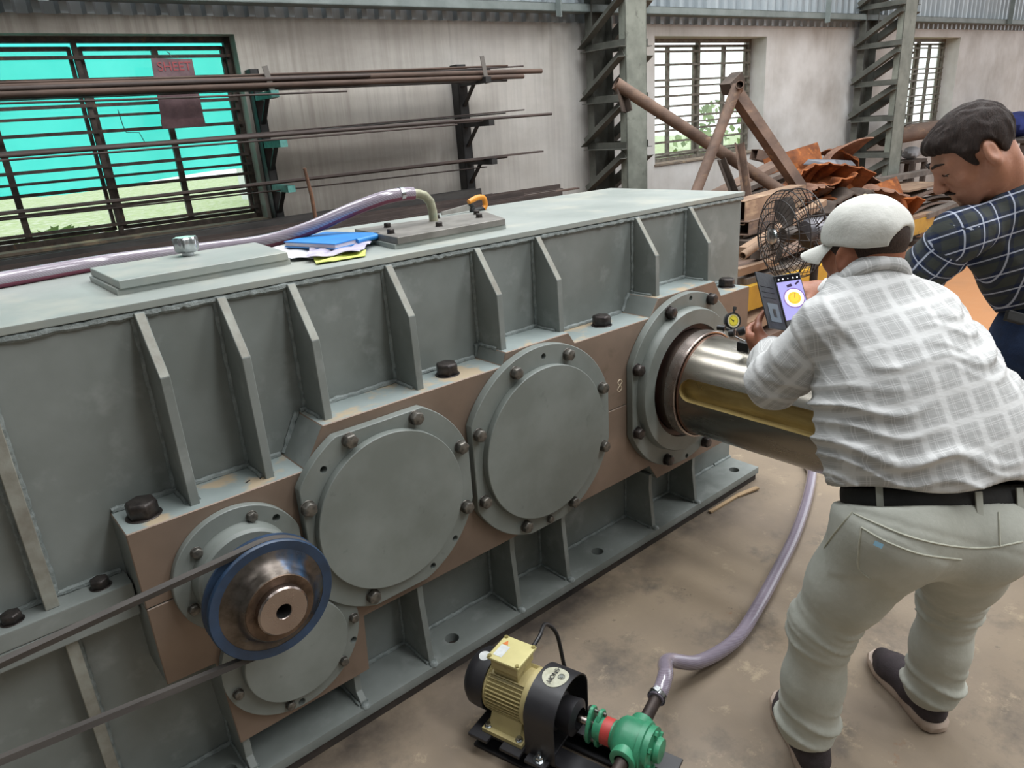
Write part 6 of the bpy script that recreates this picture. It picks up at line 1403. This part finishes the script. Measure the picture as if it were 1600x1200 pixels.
for H_, Kn, An in ((RH2, RK2, RA2), (LH2, LK2, LA2)): K2.chain([H_, Kn, An], [.09, .06, .045], .04)
hand(K2, RW2, nz(RW2-RE2), nz(uV), 1.0, (.3, .35, .3), (nz(RW2-RE2), nz(RW2-RE2)), side=-1); hand(K2, LW2, nz(LW2-LE2), nz(rV), 1.0, (.4, .4, .3), (nz(LW2-LE2), nz(LW2-LE2)))
K2.obj('body', SKIN2, m2, 1)
L2 = lambda x, y, z: H2+1.0*(x*X2+y*Y2+z*Z2)
hf = skull_field(H2, X2, Y2, Z2, 1.0, .008, .004); n_ = nz(.80*Y2-Z2); hf.half(n_, H2@n_-.006, .006); hf.half(Y2, H2@Y2+.084, .012)
for s in (-1, 1): hf.cone(L2(s*.072, .030, .035), L2(s*.071, .022, -.012), .012, .007, .012)
hf.ell(L2(.0, .052, .082), np.array([X2, Y2, Z2]), [.050, .034, .022], .025)
hf.disp(lambda p: .0022*np.sin((p-H2)@X2*190+6*np.sin((p-H2)@Y2*26))*np.sin((p-H2)@Z2*40+1)-.001+.0022*np.sin((p-H2)@X2*310+2*np.sin((p-H2)@Y2*90))*np.clip(np.sin((p-H2)@Z2*70), -1, 1))
for s in (-1, 1): hf.ell(L2(s*.085, -.016, -.012), np.array([X2, Y2, Z2]), [.045, .025, .042], .006, 's')
hf.obj('hair', HAIR2, m2, 1)
mo_ = Field([L2(-.03, .09, -.06), L2(.03, .11, -.03)], .02, .0025)
for s in (-1, 1): mo_.cone(L2(0, .1015, -.049), L2(s*.024, .093, -.056), .0055, .0035, .004)
mo_.obj('moustache', HAIR2, m2, 1)
for s in (-1, 1):
    bf_ = Field([L2(s*.01, .09, .03), L2(s*.05, .08, .035)], .02, .0025); bf_.cone(L2(s*.012, .0965, .0345), L2(s*.034, .092, .0395), .0042, .004, .003); bf_.cone(L2(s*.034, .092, .0395), L2(s*.050, .078, .034), .004, .0025, .003); bf_.obj('eyebrow', HAIR2, m2, 1)
    c = L2(s*.031, .0738, .0025); mb = MB(); mb.lathe([(.0, .0120), (.006, .0107), (.0100, .006), (.0115, 0)], Vector(c), Vector(nz(Y2-.35*Z2)), n=20); ey = mb.build('eye', EYEW, m2)
    MB().tube([L2(s*.0185, .0885, .0035), L2(s*.026, .0895, .0015), L2(s*.035, .0865, .0010), L2(s*.0445, .0790, .0025)], .0016, n=6).build('eyelash', HAIR2, m2)
    MB().lathe([(.0, .0126), (.003, .0123), (.0052, .0112)], Vector(c), Vector(nz(Y2-.45*Z2)), n=16).build('iris', EYED, ey)
S2_ = Field([N2, RS2, LS2, RE2, RW2, LE2, LW2, PV], .17, .007)
S2_.chain([atn(1570, 384, 2.02), atn(1614, 438, 2.08), atn(1658, 500, 2.13)], [.104, .104, .102], .08); S2_.chain([atn(1640, 374, 2.04), atn(1670, 430, 2.10), atn(1690, 505, 2.16)], [.115, .118, .115], .08)
S2_.cone(RS2, N2+uV*-.02, .066, .062, .06); S2_.cone(LS2, N2+uV*-.02, .07, .062, .06)
S2_.cone(RS2, RS2*.85+RE2*.15, .066, .062, .03); SL2 = Field([RS2, RE2, RW2], .13, .006); SL2.chain([RS2, (RS2+RE2)/2, RE2], [.068, .061, .056], .03); SL2.chain([RE2, RW2-(RW2-RE2)*.08], [.056, .044], .03); S2_.chain([LS2, LE2, LW2], [.072, .06, .046], .03)
S2_.cone(N2-nz(H2-N2)*.01, N2+nz(N2-H2)*.06, .066, .075, .04)
def folds3(p):
    q = p-RS2; ax_ = nz(RE2-RS2); t = q@ax_; x = q@np.cross(ax_, fV); arm = (np.linalg.norm(q-np.clip(t, 0, .3)[:, None]*ax_, axis=1) < .09)*(t > .02)
    a, b = (p-N2)@rV, (p-N2)@uV; body = np.clip(np.sin((b+.5*a)*62+2*np.sin(a*13)), 0, 1)**2*.004*(1-arm)
    return -body-arm*np.clip(np.sin(t*85+2*np.sin(x*30)), 0, 1)**2*.006-.002*wob(p, 26)
S2_.disp(folds3)
S2_.op(lambda G: np.linalg.norm(G-(H2-Z2*.06+Y2*.04), axis=-1)-.07, H2-.14, H2+.1, .02, 's')
hm = (np.stack(np.meshgrid(*S2_.ax, indexing='ij'), -1)-atn(1600, 482, 2.05))@nz(-uV+.2*rV); S2_.d = np.maximum(S2_.d, hm.astype(np.float32))
l2, s2 = nz(rV*.95+uV*.2), nz(uV*.93-rV*.30)
def uv2(p):
    a = p-N2; return np.stack([a@l2, a@s2, a[:, 0]*0], 1)
def uv2s(p):
    ax_ = nz(RE2-RS2); q = p-RS2; return np.stack([q@ax_, q@nz(np.cross(ax_, fV)), q[:, 0]*0], 1)
def folds3s(p):
    ax_ = nz(RE2-RS2); q = p-RS2; t = q@ax_; x = q@np.cross(ax_, fV); return -np.clip(np.sin(t*80+2.5*np.sin(x*30)), 0, 1)**2*.006-.002*wob(p, 26)
SL2.disp(folds3s)
sh2 = S2_.obj('shirt', SHIRT2, m2, 1, attr=uv2); sh2['label'] = 'navy and white checked long-sleeved shirt'
SL2.obj('sleeve', SHIRT2, sh2, 1, attr=uv2s)
cf2 = Field([N2-.13, N2+.13], .03, .005); ca = nz(H2-N2-uV*.02); cc2 = N2-ca*.012; e1 = nz(np.cross(ca, fV)); e2 = np.cross(ca, e1)
rp = [cc2+e1*.071*math.cos(a)+e2*.071*math.sin(a) for a in np.linspace(0, 2*PI, 25)]
for p, q in zip(rp[:-1], rp[1:]): cf2.cone(p-ca*.012, q-ca*.012, .010, .010, .006); cf2.cone(p+ca*.008, q+ca*.008, .008, .008, .01)
cf2.obj('collar', SHIRT2, sh2, 2, attr=lambda p: np.stack([(p-cc2)@e1, (p-cc2)@ca+.02, p[:, 0]*0], 1))
T2 = Field([PV, RH2, LH2, RK2, LK2, RA2, LA2], .16, .009)
T2.chain([RH2, RH2*.5+RK2*.5, RK2, RA2], [.118, .098, .075, .06], .05); T2.chain([LH2, LK2, LA2], [.12, .078, .062], .05); T2.cone(atn(1628, 498, 2.10), atn(1690, 502, 2.17), .104, .108, .05)
tp = (np.stack(np.meshgrid(*T2.ax, indexing='ij'), -1)-atn(1600, 474, 2.05))@nz(uV-.2*rV); T2.d = np.maximum(T2.d, tp.astype(np.float32)); T2.disp(lambda p: -.003*wob(p, 34))
T2.obj('jeans', JEANS, m2, 1)
MB().beam(at(1572, 492, 1.99), at(1600, 500, 1.985), .03, .02, up=FWD).build('belt', BELTL, m2, bevel=.004)
shoe((3.0, .30), (2.86, .55), RA2, m2, 'dark shoe'); shoe((3.22, .24), (3.08, .49), LA2, m2, 'dark shoe')
